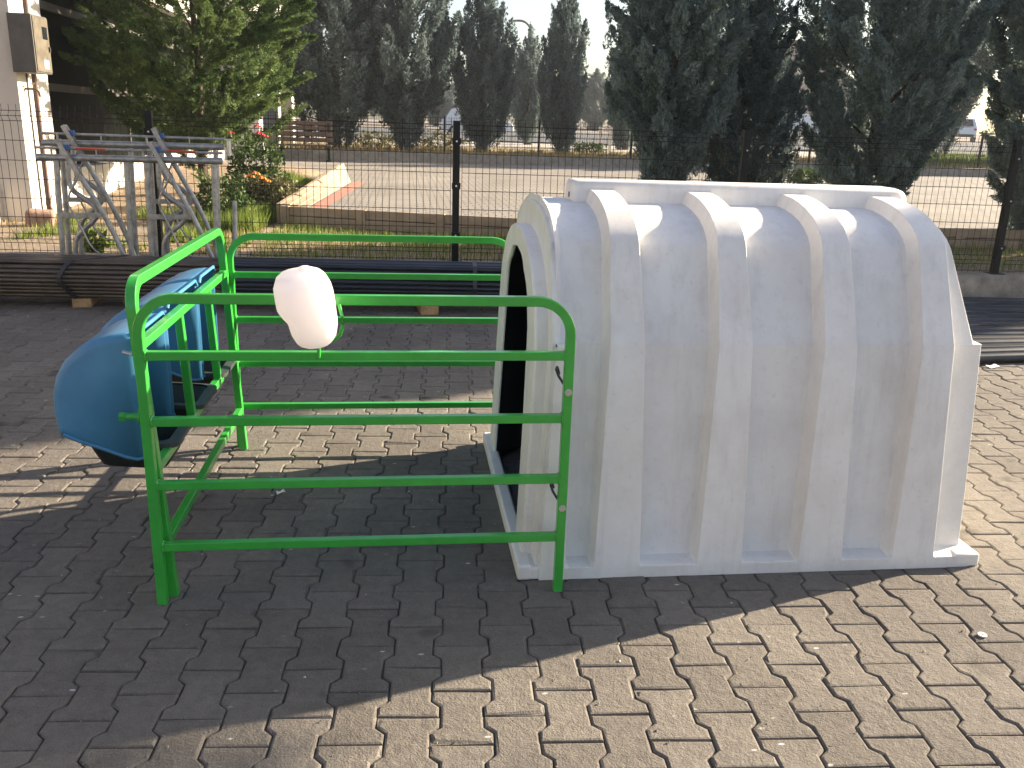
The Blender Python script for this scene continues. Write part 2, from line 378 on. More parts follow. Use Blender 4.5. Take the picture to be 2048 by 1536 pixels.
def build_pavers():
    rng = np.random.default_rng(3)
    Lh, w, n = 0.114, 0.0880, 0.0615
    e = 0.0445; t = 0.025
    out = [(w,-Lh),(w,-Lh+e),(n,-Lh+e+t),(n,Lh-e-t),(w,Lh-e),(w,Lh),(-w,Lh),(-w,Lh-e),(-n,Lh-e-t),(-n,-Lh+e+t),(-w,-Lh+e),(-w,-Lh)]
    def inset(d):
        r = []
        for i in range(12):
            p0 = Vector(out[i-1]); p = Vector(out[i]); p1 = Vector(out[(i+1)%12])
            a = (p - p0).normalized(); c = (p1 - p).normalized()
            na = Vector((-a.y, a.x)); nc = Vector((-c.y, c.x)); bi = (na + nc).normalized()
            k = d / max(0.3, bi.dot(nc)); r.append(p + bi * k)
        return r
    lv = [(inset(0.0010), -0.014), (inset(0.0014), -0.0065), (inset(0.0040), -0.0021), (inset(0.0090), 0.0)]
    tpl = np.array([[p.x, p.y, z] for ring, z in lv for p in ring])
    faces = []
    for i in range(3):
        for j in range(12):
            a = i*12 + j; c = i*12 + (j+1) % 12; faces.append((a, c, c+12, a+12))
    top = tuple(range(36, 48))
    ang = rad(-3.3); ex = np.array([math.cos(ang), math.sin(ang)]); ey = np.array([-math.sin(ang), math.cos(ang)])
    org = np.array([0.4645, 2.185]) + ey * 0.114
    V = []; F = []; T = []; cnt = 0
    for k in range(-75, 70):
        for j in range(-16, 36):
            c = org + ex * (k * 0.1495) + ey * (j * 0.228 + (0.114 if k % 2 else 0))
            if not (-8.2 < c[0] < 8.6 and -0.6 < c[1] < 8.34 - 0.051 * c[0]): continue
            p = tpl.copy()
            far = max(0, c[1] - 3) * 0.15
            tx, ty, dz = rng.normal(0, 0.008), rng.normal(0, 0.008), rng.normal(0, 0.0011)
            jit = rng.normal(0, 0.0007, (48, 2)); p[:, :2] += jit
            p[36:, 2] += rng.normal(0, 0.0004, 12)
            chip = rng.integers(0, 12)
            if rng.random() < 0.35:
                p[24 + chip, :2] *= 0.96; p[36 + chip, :2] *= rng.uniform(0.86, 0.95); p[24+chip, 2] -= 0.004
            p[:, 2] += dz + p[:, 0]*tx + p[:, 1]*ty
            ra = rng.normal(0, 0.006); ca, sa = math.cos(ra), math.sin(ra)
            xy = p[:, :2] @ np.array([[ca, sa], [-sa, ca]])
            q = np.column_stack([c[0] + xy[:, 0]*ex[0] + xy[:, 1]*ey[0], c[1] + xy[:, 0]*ex[1] + xy[:, 1]*ey[1], p[:, 2]])
            o = cnt * 48; V.append(q)
            F += [tuple(i + o for i in f) for f in faces] + [tuple(i + o for i in top)]
            T += [min(1, max(0, rng.normal(0.5, 0.13)))] * 37; cnt += 1
    me = bpy.data.meshes.new('pavement'); me.from_pydata(np.concatenate(V).tolist(), [], F)
    a = me.attributes.new('tone', 'FLOAT', 'FACE'); a.data.foreach_set('value', T)
    me.materials.append(M['paver']); o = bpy.data.objects.new('pavement', me); C.objects.link(o)
    return struct(o)
build_pavers()

FY = lambda x: 8.767 - 0.051 * x           # the near fence line
# concrete kerb wall that carries the near fence
b = MB(); xs = [-9 + 0.35*i for i in range(66)]
rings = []
rg = random.Random(5)
for x in xs:
    j = lambda s: rg.uniform(-s, s)
    y = FY(x)
    rings.append([(x, y-0.17+j(.006), -0.05), (x, y-0.15+j(.012), 0.09+j(.01)), (x, y-0.125+j(.01), 0.215+j(.012)), (x, y-0.09+j(.01), 0.25+j(.006)),
                  (x, y+0.09, 0.25+j(.006)), (x, y+0.13, 0.20)])
b.loft(rings, closed=False)
tag(b.build('fence_kerb', M['kerbwall'], smooth=50), 'rough low concrete kerb carrying the black mesh fence', 'kerb')

# garden ground, sloping up to the left rear
def gz(x, y):
    z = 0.19 + 0.0 * x
    left = min(1, max(0, (-0.9 - x) / 1.2))
    z += left * max(0, y - 11.0) * 0.045
    return z + 0.02 * math.sin(x*2.1 + y) * math.cos(y*1.7)
b = MB(); nx, ny = 70, 46
gxs = [-9 + i*(24/(nx-1)) for i in range(nx)]; gys = [8.72 + i*(11/(ny-1)) for i in range(ny)]
vs = []
for y in gys:
    for x in gxs: vs.append((x, max(y, FY(x)+0.1) if y < 9.2 else y, gz(x, y)))
b.add(vs, [(i*nx+j, i*nx+j+1, (i+1)*nx+j+1, (i+1)*nx+j) for i in range(ny-1) for j in range(nx-1)])
struct(b.build('garden_soil', M['soil'], smooth=60))

# terrace slab and path
FRONT = [(-1.57,12.07),(1.46,11.10),(4.49,11.08),(8.18,10.85),(20,10.4)]
b = MB()
top = FRONT + [(20,26.5),(-4.7,26.5),(-4.7,17.2),(-1.05,17.2)]
n = len(top)
b.add([(x,y,0.45) for x,y in top] + [(x,y,-0.05) for x,y in top], [tuple(range(n))] + [(i,(i+1)%n,(i+1)%n+n,i+n) for i in range(n)])
struct(b.build('terrace_paving', M['terrace']))
b = MB(); b.box((-4.7,26.5,0.0),(60,31.2,0.68)); struct(b.build('planting_strip', M['soil']))
b = MB(); b.box((-4.7,31.2,0.0),(90,45,0.70)); struct(b.build('sidewalk', M['sidewalk']))
b = MB(); b.add([(-40,45,0.66),(120,45,1.0),(120,70,1.75),(-40,70,0.8)], [(0,1,2,3)]); struct(b.build('road', M['asphalt']))
b = MB(); b.add([(-40,70,0.82),(140,70,1.80),(160,140,2.6),(-60,140,1.2)], [(0,1,2,3)]); struct(b.build('verge', M['dirt']))
# rear kerb stones
b = MB(); x = -4.7
root = thing('rear_kerb', 'long pale concrete kerb behind the paved terrace', 'kerb', (0,26.4,0.45))
while x < 34:
    b.box((x+0.006, -0.1, -0.1), (x+0.994, 0.095, 0.255 + random.uniform(-.006,.006))); x += 1.0
b.build('kerb_stone_row', M['kerb'], root, bevel=(0.012, 2))

# front retaining wall of the terrace
root = thing('retaining_wall', 'tan board-marked wall along the front of the paved terrace', 'wall', (0,0,0))
bb = MB(); pp = MB()
for (x0,y0),(x1,y1) in zip(FRONT[:-1], FRONT[1:]):
    d = Vector((x1-x0, y1-y0, 0)); Ln = d.length; d.normalize(); nrm = Vector((d.y, -d.x, 0)); a0 = math.atan2(d.y, d.x)
    k = max(1, round(Ln / 0.95))
    for i in range(k):
        s0 = Ln*i/k; s1 = Ln*(i+1)/k
        R = Matrix.Rotation(a0, 3, 'Z'); org = Vector((x0, y0, 0)) + nrm*0.05
        for zz0, zz1, off in ((0.06,0.205,0.0),(0.215,0.335,0.006),(0.345,0.462,0.0)):
            bb.box((s0+0.11, -0.03-off, zz0), (s1-0.004, 0.03, zz1))
            for q in range(8): bb.v[-8+q] = tuple(org + R @ Vector(bb.v[-8+q]))
        pp.box((s0-0.02, -0.045, 0.0), (s0+0.107, 0.035, 0.466))
        for q in range(8): pp.v[-8+q] = tuple(org + R @ Vector(pp.v[-8+q]))
bb.build('board_facing', M['board'], root, bevel=(0.006,1)); pp.build('wall_post', M['board'], root, bevel=(0.006,1))
# side wall of the terrace, rising towards the back
root = thing('terrace_side_wall', 'sunlit sloping tan wall running back along the grass edge of the terrace', 'wall', (0,0,0))
b = MB()
def SW(t, k):          # point of the battered inner face: t along, k = 0 top .. 1 foot
    P = Vector((-1.60,12.07,0)).lerp(Vector((-1.10,17.1,0)), t)
    return Vector((P.x + 0.34*(1-.62*t)*k, P.y, (0.466 + 0.30*t)*(1-k) + 0.456*k))
for i in range(6):
    t0, t1 = i/6, (i+1)/6 - 0.004
    for kk in range(3):
        k0, k1 = kk/3 + (.02 if kk else 0), (kk+1)/3
        q = [SW(t0,k0), SW(t0,k1), SW(t1,k1), SW(t1,k0)]; dz = Vector((0,0,0.010*(2-kk) + (.012 if i % 2 else 0)*(kk == 0)))
        R = [p + dz for p in q] + [Vector((p.x, p.y, 0.1)) for p in q]
        b.add(R, [(0,1,2,3),(7,6,5,4),(0,4,5,1),(1,5,6,2),(2,6,7,3),(3,7,4,0)])
    q = [SW(t0,0) + Vector((-.07,0,.02)), SW(t0,0) + Vector((-.004,0,.02)), SW(t1,0) + Vector((-.004,0,.02)), SW(t1,0) + Vector((-.07,0,.02))]
    R = q + [Vector((p.x, p.y, 0.1)) for p in q]
    b.add(R, [(0,1,2,3),(7,6,5,4),(0,4,5,1),(1,5,6,2),(2,6,7,3),(3,7,4,0)])
b.build('stepped_boards', M['board'], root, bevel=(0.006,1))
b = MB(); b.add([(-1.22,12.0,0.4545),(-1.02,11.93,0.4545),(-0.70,17.1,0.4545),(-0.92,17.1,0.4545)], [(0,1,2,3)])
struct(b.build('red_paving_strip', M['redstone']))

# ------------------------------------------------------------------ calf hutch
YC = 3.55
def interp(pts, z):
    for (a, va), (b_, vb) in zip(pts[:-1], pts[1:]):
        if z <= b_: return va + (vb - va) * (z - a) / (b_ - a)
    return pts[-1][1]
def hutch():
    root = thing('calf_hutch', 'large ribbed white plastic calf hutch with arched dark doorway', 'calf hutch', (1.3, YC, 0))
    off = Vector((1.3, YC, 0))
    half = [(0,.722),(.046,.722),(.062,.718),(.3,.703),(.6,.678),(.868,.655),(.884,.648),(1.05,.580),(1.215,.512),(1.245,.486),(1.275,.446),(1.303,.392),(1.325,.330),(1.342,.262),(1.354,.19),(1.361,.11),(1.364,0)]
    # normals of the half profile
    nr = []
    for i in range(len(half)):
        a = half[max(0,i-1)]; c = half[min(len(half)-1,i+1)]
        dz, dh = c[0]-a[0], c[1]-a[1]; l = math.hypot(dz, dh); nr.append((dz/l, -dh/l))   # (outward h, outward z)
    nr[-1] = (0,1); nr[0] = (1,0); nr[1] = (1,0)
    def row(i, level):   # level 1 = rib face, 0 = panel between ribs
        z, h = half[i]
        d = 0.066 if z < 1.2 else 0.066 - 0.018*min(1,(z-1.2)/0.12)
        if z < 0.05: d = 0
        k = (1-level)*d
        return h - nr[i][0]*k, z - nr[i][1]*k
    cen = [0.778, 1.172, 1.568, 1.945]
    def stations(z):
        wb = 0.171 if z < .06 else interp([(0.06,.171),(.876,.122),(1.22,.106),(1.4,.092)], z)
        fx = interp([(0,.487),(.876,.528),(1.4,.534)], z)
        rx = interp([(0,2.178),(.868,2.158),(.884,2.128),(1.22,2.062),(1.4,2.055)], z)
        pil = 0.10 - 0.05*z/.875 if z < .875 else 0.012
        s = [(fx, 1 if z < .875 else .3), (fx+pil-0.006, 1 if z < .875 else .3), (fx+pil+0.012, 0)]
        for c in cen:
            s += [(c-wb/2-0.016, 0), (c-wb/2, 1), (c+wb/2, 1), (c+wb/2+0.012, 0)]
        s += [(rx-0.02, 0), (rx, 0)]
        return s
    M_ = len(half)
    rows = []
    idx = [(i, -1) for i in range(M_)] + [(i, 1) for i in range(M_-2, -1, -1)]
    for i, sgn in idx:
        z0 = half[i][0]; r = []
        for x, lv in stations(z0):
            h, z = row(i, lv); r.append(Vector((x, sgn*h, z)))
        rows.append(r)
    b = MB(); ns = len(rows[0]); nrw = len(rows)
    b.loft(rows, closed=False)
    # rear wall
    for i in range(nrw // 2):
        pass
    half_n = M_
    grid = []
    for i in range(half_n):
        A = rows[i][-1]; B = rows[nrw-1-i][-1]; line = []
        for u in range(9):
            t = u/8; p = A.lerp(B, t); p = Vector((p.x + 0.03*(1-(2*t-1)**2), p.y, p.z)); line.append(p)
        grid.append(line)
    b.loft(grid, closed=False)
    # front: body edge -> steps -> lip -> doorway
    Nf = 40
    def arch(pts, xf):
        fine = []
        P = [(h, z) for z, h in pts]
        P = [(-h, z) for h, z in P] + [(h, z) for h, z in reversed(P)][1:] if pts[-1][1] == 0 else [(-h, z) for h, z in P] + [(h, z) for h, z in reversed(P)]
        L = [0]
        for a, c in zip(P[:-1], P[1:]): L.append(L[-1] + math.hypot(c[0]-a[0], c[1]-a[1]))
        for k in range(nrw):
            t = fr[k] * L[-1]
            for q in range(len(L)-1):
                if t <= L[q+1] + 1e-9:
                    u = (t - L[q]) / max(1e-9, L[q+1]-L[q]); h = P[q][0] + (P[q+1][0]-P[q][0])*u; z = P[q][1] + (P[q+1][1]-P[q][1])*u; break
            fine.append(Vector((xf(z), h, z)))
        return fine
    edge = [r[0] for r in rows]
    L = [0]
    for a, c in zip(edge[:-1], edge[1:]): L.append(L[-1] + (c-a).length)
    fr = [q / L[-1] for q in L]
    fx = lambda z: interp([(0,.487),(.876,.528),(1.4,.534)], z)
    step1 = [(0.03,.700),(.3,.684),(.6,.660),(.868,.634),(1.0,.578),(1.14,.515),(1.22,.44),(1.27,.33),(1.30,.17),(1.306,0)]
    step2 = [(0.03,.655),(.3,.642),(.6,.625),(.87,.606),(1.0,.545),(1.10,.46),(1.17,.35),(1.215,.2),(1.23,.08),(1.232,0)]
    lip = [(0.03,.62),(.3,.612),(.6,.600),(.87,.580),(.98,.535),(1.06,.465),(1.13,.36),(1.18,.24),(1.205,.11),(1.21,0)]
    door = [(0.05,.44),(.3,.425),(.6,.40),(.80,.385),(.90,.37),(.98,.335),(1.03,.28),(1.05,.225),(1.075,.19),(1.10,.16),(1.115,.10),(1.118,.03),(1.118,0)]
    lx = lambda z: interp([(0,.432),(.5,.450),(.87,.460),(1.3,.462)], z)
    rings = [edge, arch(step1, lambda z: fx(z)+0.002), arch(step1, lambda z: fx(z)-0.014), arch(step2, lambda z: fx(z)-0.016), arch(lip, lambda z: fx(z)-0.018),
             arch(lip, lambda z: lx(z)+0.010), arch([(z, h-0.010) for z, h in lip[:-1]]+[(1.2,0)], lx), arch([(z, h+0.010 if h>0 else 0) for z, h in door[:-1]]+[(1.127,0)], lx), arch(door, lambda z: lx(z)+0.008), arch(door, lambda z: lx(z)+0.014)]
    b.loft(rings, closed=False)
    b.v = [tuple(Vector((v[0], v[1], v[2])) - Vector((1.3, 0, 0))) for v in b.v]
    b.build('shell', M['hutch'], root, smooth=30, bevel=(0.0045, 2, 30))
    # base flange strips: sill, rear flange
    b = MB(); b.box((0.408-1.3,-.7215,0),(0.462-1.3,.7215,0.060)); b.box((0.44-1.3,-.7205,0),(0.495-1.3,-.56,0.052)); b.box((0.44-1.3,.56,0),(0.495-1.3,.7205,0.052)); b.build('door_sill', M['hutch'], root, smooth=40, bevel=(0.01,3))
    b = MB(); b.box((2.12-1.3,-.7225,0),(2.225-1.3,.7225,0.054)); b.build('rear_flange', M['hutch'], root, smooth=40, bevel=(0.009,3))
    # ridge bar with rounded ends
    b = MB(); x0, x1 = 0.664-1.3, 2.07-1.3; rr = []
    prof = [(-.098,1.28),(-.094,1.372),(-.082,1.389),(-.06,1.394),(.06,1.394),(.082,1.389),(.094,1.372),(.098,1.28)]
    for x, s, dz in ((x0,.90,-.012),(x0+.008,.97,-.003),(x0+.022,1,0),(x1-.05,1,0),(x1-.02,.96,-.008),(x1,.86,-.024)):
        rr.append([(x, y*s, z + (dz if z > 1.3 else 0)) for y, z in prof])
    b.loft(rr, closed=False); b.add(rr[0], [tuple(range(8))]); b.add(rr[-1], [tuple(range(8))[::-1]])
    b.build('ridge_bar', M['hutch'], root, smooth=50)
    b = MB(); b.cyl((x0-0.002, -0.01, 1.335), 0.012, 0.004, 14, (1,0,0)); b.build('ridge_hole_mark', M['strap'], root)  # dark disc stands for the hole mark in the bar end
    # inner shell and floor, coloured near black
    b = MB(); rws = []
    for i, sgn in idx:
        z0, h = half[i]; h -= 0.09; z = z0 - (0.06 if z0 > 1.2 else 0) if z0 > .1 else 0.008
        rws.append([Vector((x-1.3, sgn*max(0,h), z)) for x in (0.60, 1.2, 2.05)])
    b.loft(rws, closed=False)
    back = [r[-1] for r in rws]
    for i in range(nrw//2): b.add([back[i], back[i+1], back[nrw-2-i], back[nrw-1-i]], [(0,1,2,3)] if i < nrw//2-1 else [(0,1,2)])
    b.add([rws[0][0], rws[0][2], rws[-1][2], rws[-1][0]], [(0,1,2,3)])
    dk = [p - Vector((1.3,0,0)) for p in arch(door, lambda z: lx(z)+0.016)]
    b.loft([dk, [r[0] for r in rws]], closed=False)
    b.build('inner_shell', M['dark_inside'], root, smooth=40)
    return root
hutch()

# ------------------------------------------------------------------ green pen
def weld(b, c, s, rg=random.Random(2)):
    # lumpy weld bead round the end of a rail
    path = []
    for k in range(20):
        a = 2*PI*k/20; cx, cz = math.cos(a), math.sin(a); m_ = max(abs(cx), abs(cz)); r = .0147/m_*(1 if m_ > .8 else .93)
        path.append(c + Vector((s*(.0012+rg.uniform(0,.0012)), cx*r, cz*r)))
    b.tube(path, .0032, 5, closed=True, up=(1,0,0))
def pen():
    root = thing('calf_pen', 'bright green tube pen joined to the front of the white calf hutch', 'animal pen', (-0.14, 3.5, 0))
    O = Vector((-0.14, 3.5, 0))
    def side(yc, extras):
        p = bpy.data.objects.new('side_panel', None); C.objects.link(p); p.parent = root; p.empty_display_size = .1
        xl, xr, zt, r = -0.815, 0.545, 1.052, 0.115
        path = [Vector((xl, yc, 0))] + arc((xl+r, yc, zt-r), (1,0,0), (0,0,1), r, PI, PI/2, 9) + arc((xr-r, yc, zt-r), (1,0,0), (0,0,1), r, PI/2, 0, 9) + [Vector((xr, yc, 0))]
        b = MB(); b.sq([v - O for v in path], 0.031, 0.031, (0,1,0)); b.build('outer_frame', M['green'], p, smooth=35)
        for z in (0.870, 0.652, 0.432, 0.212):
            b = MB(); b.sq([Vector((xl+.0150, yc, z)) - O, Vector((xr-.0150, yc, z)) - O], 0.0285, 0.0285, (0,0,1)); weld(b, Vector((xl+.0155, yc, z)) - O, 1); weld(b, Vector((xr-.0155, yc, z)) - O, -1); b.build('rail', M['green'], p, smooth=35)
        return p
    near = side(2.757, True)
    far = side(4.262, False)
    # bolts and hooks on the near panel's hutch-side post
    for x, z in ((0.545, 0.747), (0.545, 0.326)):
        b = MB(); b.cyl((x, 2.7445, z), 0.0125, -0.004, 18, (0,1,0)); b.cyl((x, 2.7405, z), 0.0085, -0.006, 6, (0,1,0))
        b.v = [tuple(Vector(v) - O) for v in b.v]; b.build('bolt', M['zinc'], near, smooth=30)
        b = MB(); b.tube([Vector(q) - O for q in ((x-.012,2.775,z+.02),(x-.028,2.785,z+.045),(x-.034,2.80,z+.062),(x-.028,2.82,z+.066),(x-.018,2.83,z+.04))], 0.0045, 8); b.build('hook', M['strap'], near, smooth=50)
    # bottle bracket ring and stem (holds the jug)
    b = MB(); b.tube([Vector(q) - O for q in ((-.199,2.715,1.045),(-.190,2.712,1.010),(-.188,2.71,.980),(-.197,2.712,.950),(-.222,2.718,.928),(-.262,2.728,.920))], 0.006, 8)
    b.tube([Vector(q) - O for q in ((-0.265,2.728,0.980),(-0.265,2.738,0.93),(-0.267,2.736,0.868))], 0.006, 8); b.build('bottle_bracket', M['green'], near, smooth=50)
    # feeding panel, leaning slightly outwards
    p = bpy.data.objects.new('feeding_panel', None); C.objects.link(p); p.parent = root; p.empty_display_size = .1
    X = lambda z: -0.792 - 0.05*z
    y0, y1, zt, r = 2.812, 4.222, 1.085, 0.085
    path = [(y0, 0.0)] + [(v.x, v.y) for v in arc((y0+r, zt-r, 0), (1,0,0), (0,1,0), r, PI, PI/2, 8)] + [(v.x, v.y) for v in arc((y1-r, zt-r, 0), (1,0,0), (0,1,0), r, PI/2, 0, 8)] + [(y1, 0.0)]
    b = MB(); b.sq([Vector((X(z), y, z)) - O for y, z in path], 0.033, 0.033, (1,0,0.05)); b.build('outer_frame', M['green'], p, smooth=35)
    for z in (0.885, 0.470, 0.205):
        b = MB(); b.sq([Vector((X(z), y0+.016, z)) - O, Vector((X(z), y1-.016, z)) - O], 0.0305, 0.0305, (0,0,1)); b.build('rail', M['green'], p, smooth=35)
    for y in (3.335, 3.835):
        b = MB(); b.sq([Vector((X(.485), y, .485)) - O, Vector((X(.87), y, .87)) - O], 0.030, 0.030, (1,0,0)); b.build('upright', M['green'], p, smooth=35)
    b = MB(); b.cyl((X(.65)-.017, 2.80, 0.655), 0.026, -0.008, 18, (1,0,0)); b.cyl((X(.65)-.024, 2.80, 0.655), 0.012, -0.045, 14, (1,0,0)); b.cyl((X(.65)-.067, 2.80, 0.655), 0.0155, -0.018, 6, (1,0,0))
    b.v = [tuple(Vector(v) - O) for v in b.v]; b.build('clamp_bolt', M['green'], p, smooth=35)
    b = MB(); b.cyl((X(.87)-.017, 2.80, 0.862), 0.006, -0.03, 10, (1,0,-.3)); b.v = [tuple(Vector(v) - O) for v in b.v]; b.build('bolt', M['zinc'], p, smooth=35)
    return root
pen()

# blue feed hoods with black buckets
HP = [(-.868 + (x_ + .868)*1.09, z_) for x_, z_ in [(-.868,.903),(-.905,.903),(-.95,.895),(-1.0,.878),(-1.045,.850),(-1.085,.810),(-1.113,.760),(-1.128,.70),(-1.131,.63),(-1.124,.565),(-1.118,.552),(-1.06,.528),(-.99,.498),(-.93,.470),(-.895,.462),(-.868,.47)]]
def hood(yc, wd, label, dz=0.0):
    t = thing('feed_hood', label, 'feed hood', (-0.868, yc, 0.47 + dz), 'blue feed hoods on the pen')
    O = Vector((-0.868, yc, 0.47)); b = MB()
    def outline(d, y):     # outline pulled in by d
        c = Vector((-.97, 0, .70)); r = []
        for x, z in HP:
            v = Vector((x, 0, z)); k = (v - c); q = v - k.normalized()*d if x < -.88 else v - Vector((0,0,k.z)).normalized()*d
            if z < .56: q = v + Vector((min(d,.02)*.6,0,0)) if x < -1.1 else v
            r.append(Vector((q.x, y, q.z)) - O)
        return r
    y0, y1 = yc - wd/2, yc + wd/2
    nT = 10           # roof part of the outline (down to the rear lower lip)
    secs = [(0.030,y0),(0.010,y0+.006),(0.002,y0+.018),(0.0,y0+.032),(0.0,y1-.032),(0.002,y1-.018),(0.010,y1-.006),(0.030,y1)]
    rings = [outline(d, y)[:nT+1] for d, y in secs]
    b.loft(rings, closed=False)
    for d, y, s in ((0.030,y0,1),(0.030,y1,-1)):
        o = outline(d, y)[:0] or [p for p in outline(d, y)]; b.add(o, [tuple(range(len(o))) if s > 0 else tuple(range(len(o)))[::-1]])
    # turned-out rim round the open front and bottom edge
    rim = [Vector((-.864, y0+.003, .885)), Vector((-.864, y0+.03, .907)), Vector((-.864, y1-.03, .907)), Vector((-.864, y1-.003, .885))]
    b.tube([v - O for v in rim], 0.007, 8, up=(1,0,0))
    for y in (y0+.001, y1-.001):
        b.tube([Vector((x, y, z-.028*0)) - O for x, z in [(-.868 + (x_ + .868)*1.09, z_) for x_, z_ in [(-.866,.474),(-.895,.468),(-.93,.478),(-.99,.506),(-1.06,.536),(-1.105,.560)]]], 0.006, 8, up=(0,1,0))
    sh = b.build('shell', M['blue'], t, smooth=40)
    sh.modifiers.new('thickness', 'SOLIDIFY').thickness = 0.004
    return t
def bucket(yc, label):
    t = thing('feed_bucket', label, 'bucket', (-0.96, yc, 0.40), 'black feed buckets in the pen')
    O = Vector((-0.96, yc, 0.40))
    def ring(x0, x1, hw, z, r, tilt=0.0):
        pts = []
        for cx, cy, a0 in ((x1-r, hw-r, 0), (x0+r, hw-r, PI/2), (x0+r, -hw+r, PI), (x1-r, -hw+r, 1.5*PI)):
            for i in range(5):
                a = a0 + PI/2*i/4; x = cx + r*math.cos(a); y = cy + r*math.sin(a); pts.append(Vector((x, yc + y*.84, z + tilt*(x-x0))) - O)
        return pts
    b = MB()
    b.loft([ring(-1.045,-.845,.125,.405,.03,-.08), ring(-1.055,-.835,.135,.412,.035,-.08), ring(-1.09,-.800,.175,.505,.045,-.06), ring(-1.082,-.806,.168,.506,.045,-.06), ring(-1.04,-.85,.13,.425,.03,-.08)], cap0=True, cap1=True)
    b.build('body', M['black'], t, smooth=40)
    b = MB(); ro = ring(-1.09,-.782,.182,.516,.048,-.06); ri = ring(-1.07,-.815,.155,.518,.04,-.06); lo = ring(-1.09,-.782,.182,.500,.048,-.06)
    b.loft([ri, ro, lo]); b.build('rim', M['bucketrim'], t, smooth=40)
    return t
for yc, l1, l2 in ((3.075, 'large blue plastic feed hood nearest the camera, on the green pen', 'black bucket under the nearest blue hood'),
                   (3.535, 'middle blue plastic feed hood between the two green uprights', 'black bucket in the middle opening of the feeding panel'),
                   (3.985, 'farthest blue plastic feed hood beside the far corner post', 'black bucket in the farthest opening of the feeding panel')):
    hood(yc, {3.075: 0.35, 3.535: 0.49, 3.985: 0.33}[yc], l1, 0.0 if yc < 3.3 else 0.022); bucket(yc + (0.035 if yc < 3.3 else 0), l2)

# milk jug
def jug():
    t = thing('milk_jug', 'milky white plastic feeding jug tilted on the near green rail', 'jug', (-0.27, 2.66, 0.93))
    O = Vector((-0.27, 2.66, 0.93))
    A = Vector((-0.300, 2.600, 1.158)); B = Vector((-0.260, 2.672, 0.920)); ax = (B - A).normalized()
    u = Vector((1,0,0)); u = (u - ax*u.dot(ax)).normalized(); v = ax.cross(u)
    sec = [(-.002,.050,.045,-.008),(.001,.058,.052,-.008),(.009,.068,.062,-.008),(.024,.078,.071,-.006),(.050,.083,.077,-.004),(.075,.085,.079,-.004),(.098,.085,.079,-.005),(.115,.081,.076,-.002),(.132,.0755,.072,.002),(.150,.0725,.070,.003),
           (.170,.0715,.069,.003),(.190,.0695,.066,.002),(.208,.064,.060,.001),(.224,.053,.050,0),(.236,.038,.036,0),(.243,.02,.02,0)]
    rings = []
    for s, a, c, sh in sec:
        rings.append([A + ax*s + u*(sh + a*(abs(math.cos(q))**.74)*math.copysign(1,math.cos(q))) + v*(c*(abs(math.sin(q))**.74)*math.copysign(1,math.sin(q))) - O for q in [2*PI*(k+.5)/14 for k in range(14)]])
    b = MB(); b.loft(rings, True, True, True); b.build('body', M['jug'], t, smooth=24)
    b = MB(); c = A + Vector((0.012,0.024,0.008)) - O
    rr = [[c + Vector((r*math.cos(2*PI*k/14), r*math.sin(2*PI*k/14), h)) for k in range(14)] for h, r in ((-.014,.020),(.004,.019),(.010,.017),(.013,.010))]
    b.loft(rr, True, True, True); b.build('cap', M['jug'], t, smooth=50)
    b = MB()      # printed measuring ticks
    for k in range(5):
        s = .105 + k*.021; q = 4.9
        a, cc, sh = interp([(z, q_) for z, q_, _, _ in sec], s), interp([(z, q_) for z, _, q_, _ in sec], s), .002
        for dq in (0, .07):
            p = [A + ax*(s+ds) + u*(sh + (a+.0012)*math.cos(q+dq+dd)) + v*((cc+.0022)*math.sin(q+dq+dd)) - O for ds, dd in ((0,0),(0,.05),(.0035,.05),(.0035,0))]
            b.add(p, [(0,1,2,3)])
    return t
jug()

# ------------------------------------------------------------------ steel tube bundles
def bundle(name, label, x0, x1, yc, dy_dx, material, r, group, prof, straps):
    t = thing(name, label, 'pipe bundle', ((x0+x1)/2, yc, 0), group)
    O = Vector(t.location); rg = random.Random(len(label))
    for (y, z) in prof:
        b = MB(); a0 = x0 + rg.uniform(-.05,.05); a1 = x1 + rg.uniform(-.05,.05)
        yy = y + rg.uniform(-.003,.003); zz = z + rg.uniform(-.003,.003); sag = rg.uniform(-.006,.006)
        P = [Vector((a0+(a1-a0)*k/3, yc + yy + dy_dx*((a0+(a1-a0)*k/3)-(x0+x1)/2) + (sag if 0<k<3 else 0), zz)) - O for k in range(4)]
        b.tube(P, r, 10, up=(0,0,1), cap=True); b.build('pipe', material, t, smooth=60)
    ys = [p[0] for p in prof]; zs = [p[1] for p in prof]
    for sx, slope in straps:
        loop = hull([(p[0]+ (r+.004)*math.cos(a), p[1]+(r+.004)*math.sin(a)) for p in prof for a in [2*PI*k/8 for k in range(8)]])
        b = MB(); b.sweep([Vector((sx + slope*(q[0]), yc + q[0] + dy_dx*(sx-(x0+x1)/2), q[1])) - O for q in loop], [(-.002,-.018),(.002,-.018),(.002,.018),(-.002,.018)], (1,0,0), closed=True)
        b.build('strap', M['strap'], t)
    return t
def hull(pts):
    pts = sorted(set(pts)); 
    def half(ps):
        h = []
        for p in ps:
            while len(h) >= 2 and (h[-1][0]-h[-2][0])*(p[1]-h[-2][1]) - (h[-1][1]-h[-2][1])*(p[0]-h[-2][0]) <= 0: h.pop()
            h.append(p)
        return h
    a = half(pts); c = half(pts[::-1]); return a[:-1] + c[:-1]
def hexstack(r, rows, z0):
    out = []
    zz = z0 + r
    for i, nrow in enumerate(rows):
        for k in range(nrow):
            edge = k < 2 or k >= nrow-1 or i == len(rows)-1 or i == 0
            if edge: out.append(((k - (nrow-1)/2) * 2.04 * r, zz))
        zz += r * 1.75
    return out
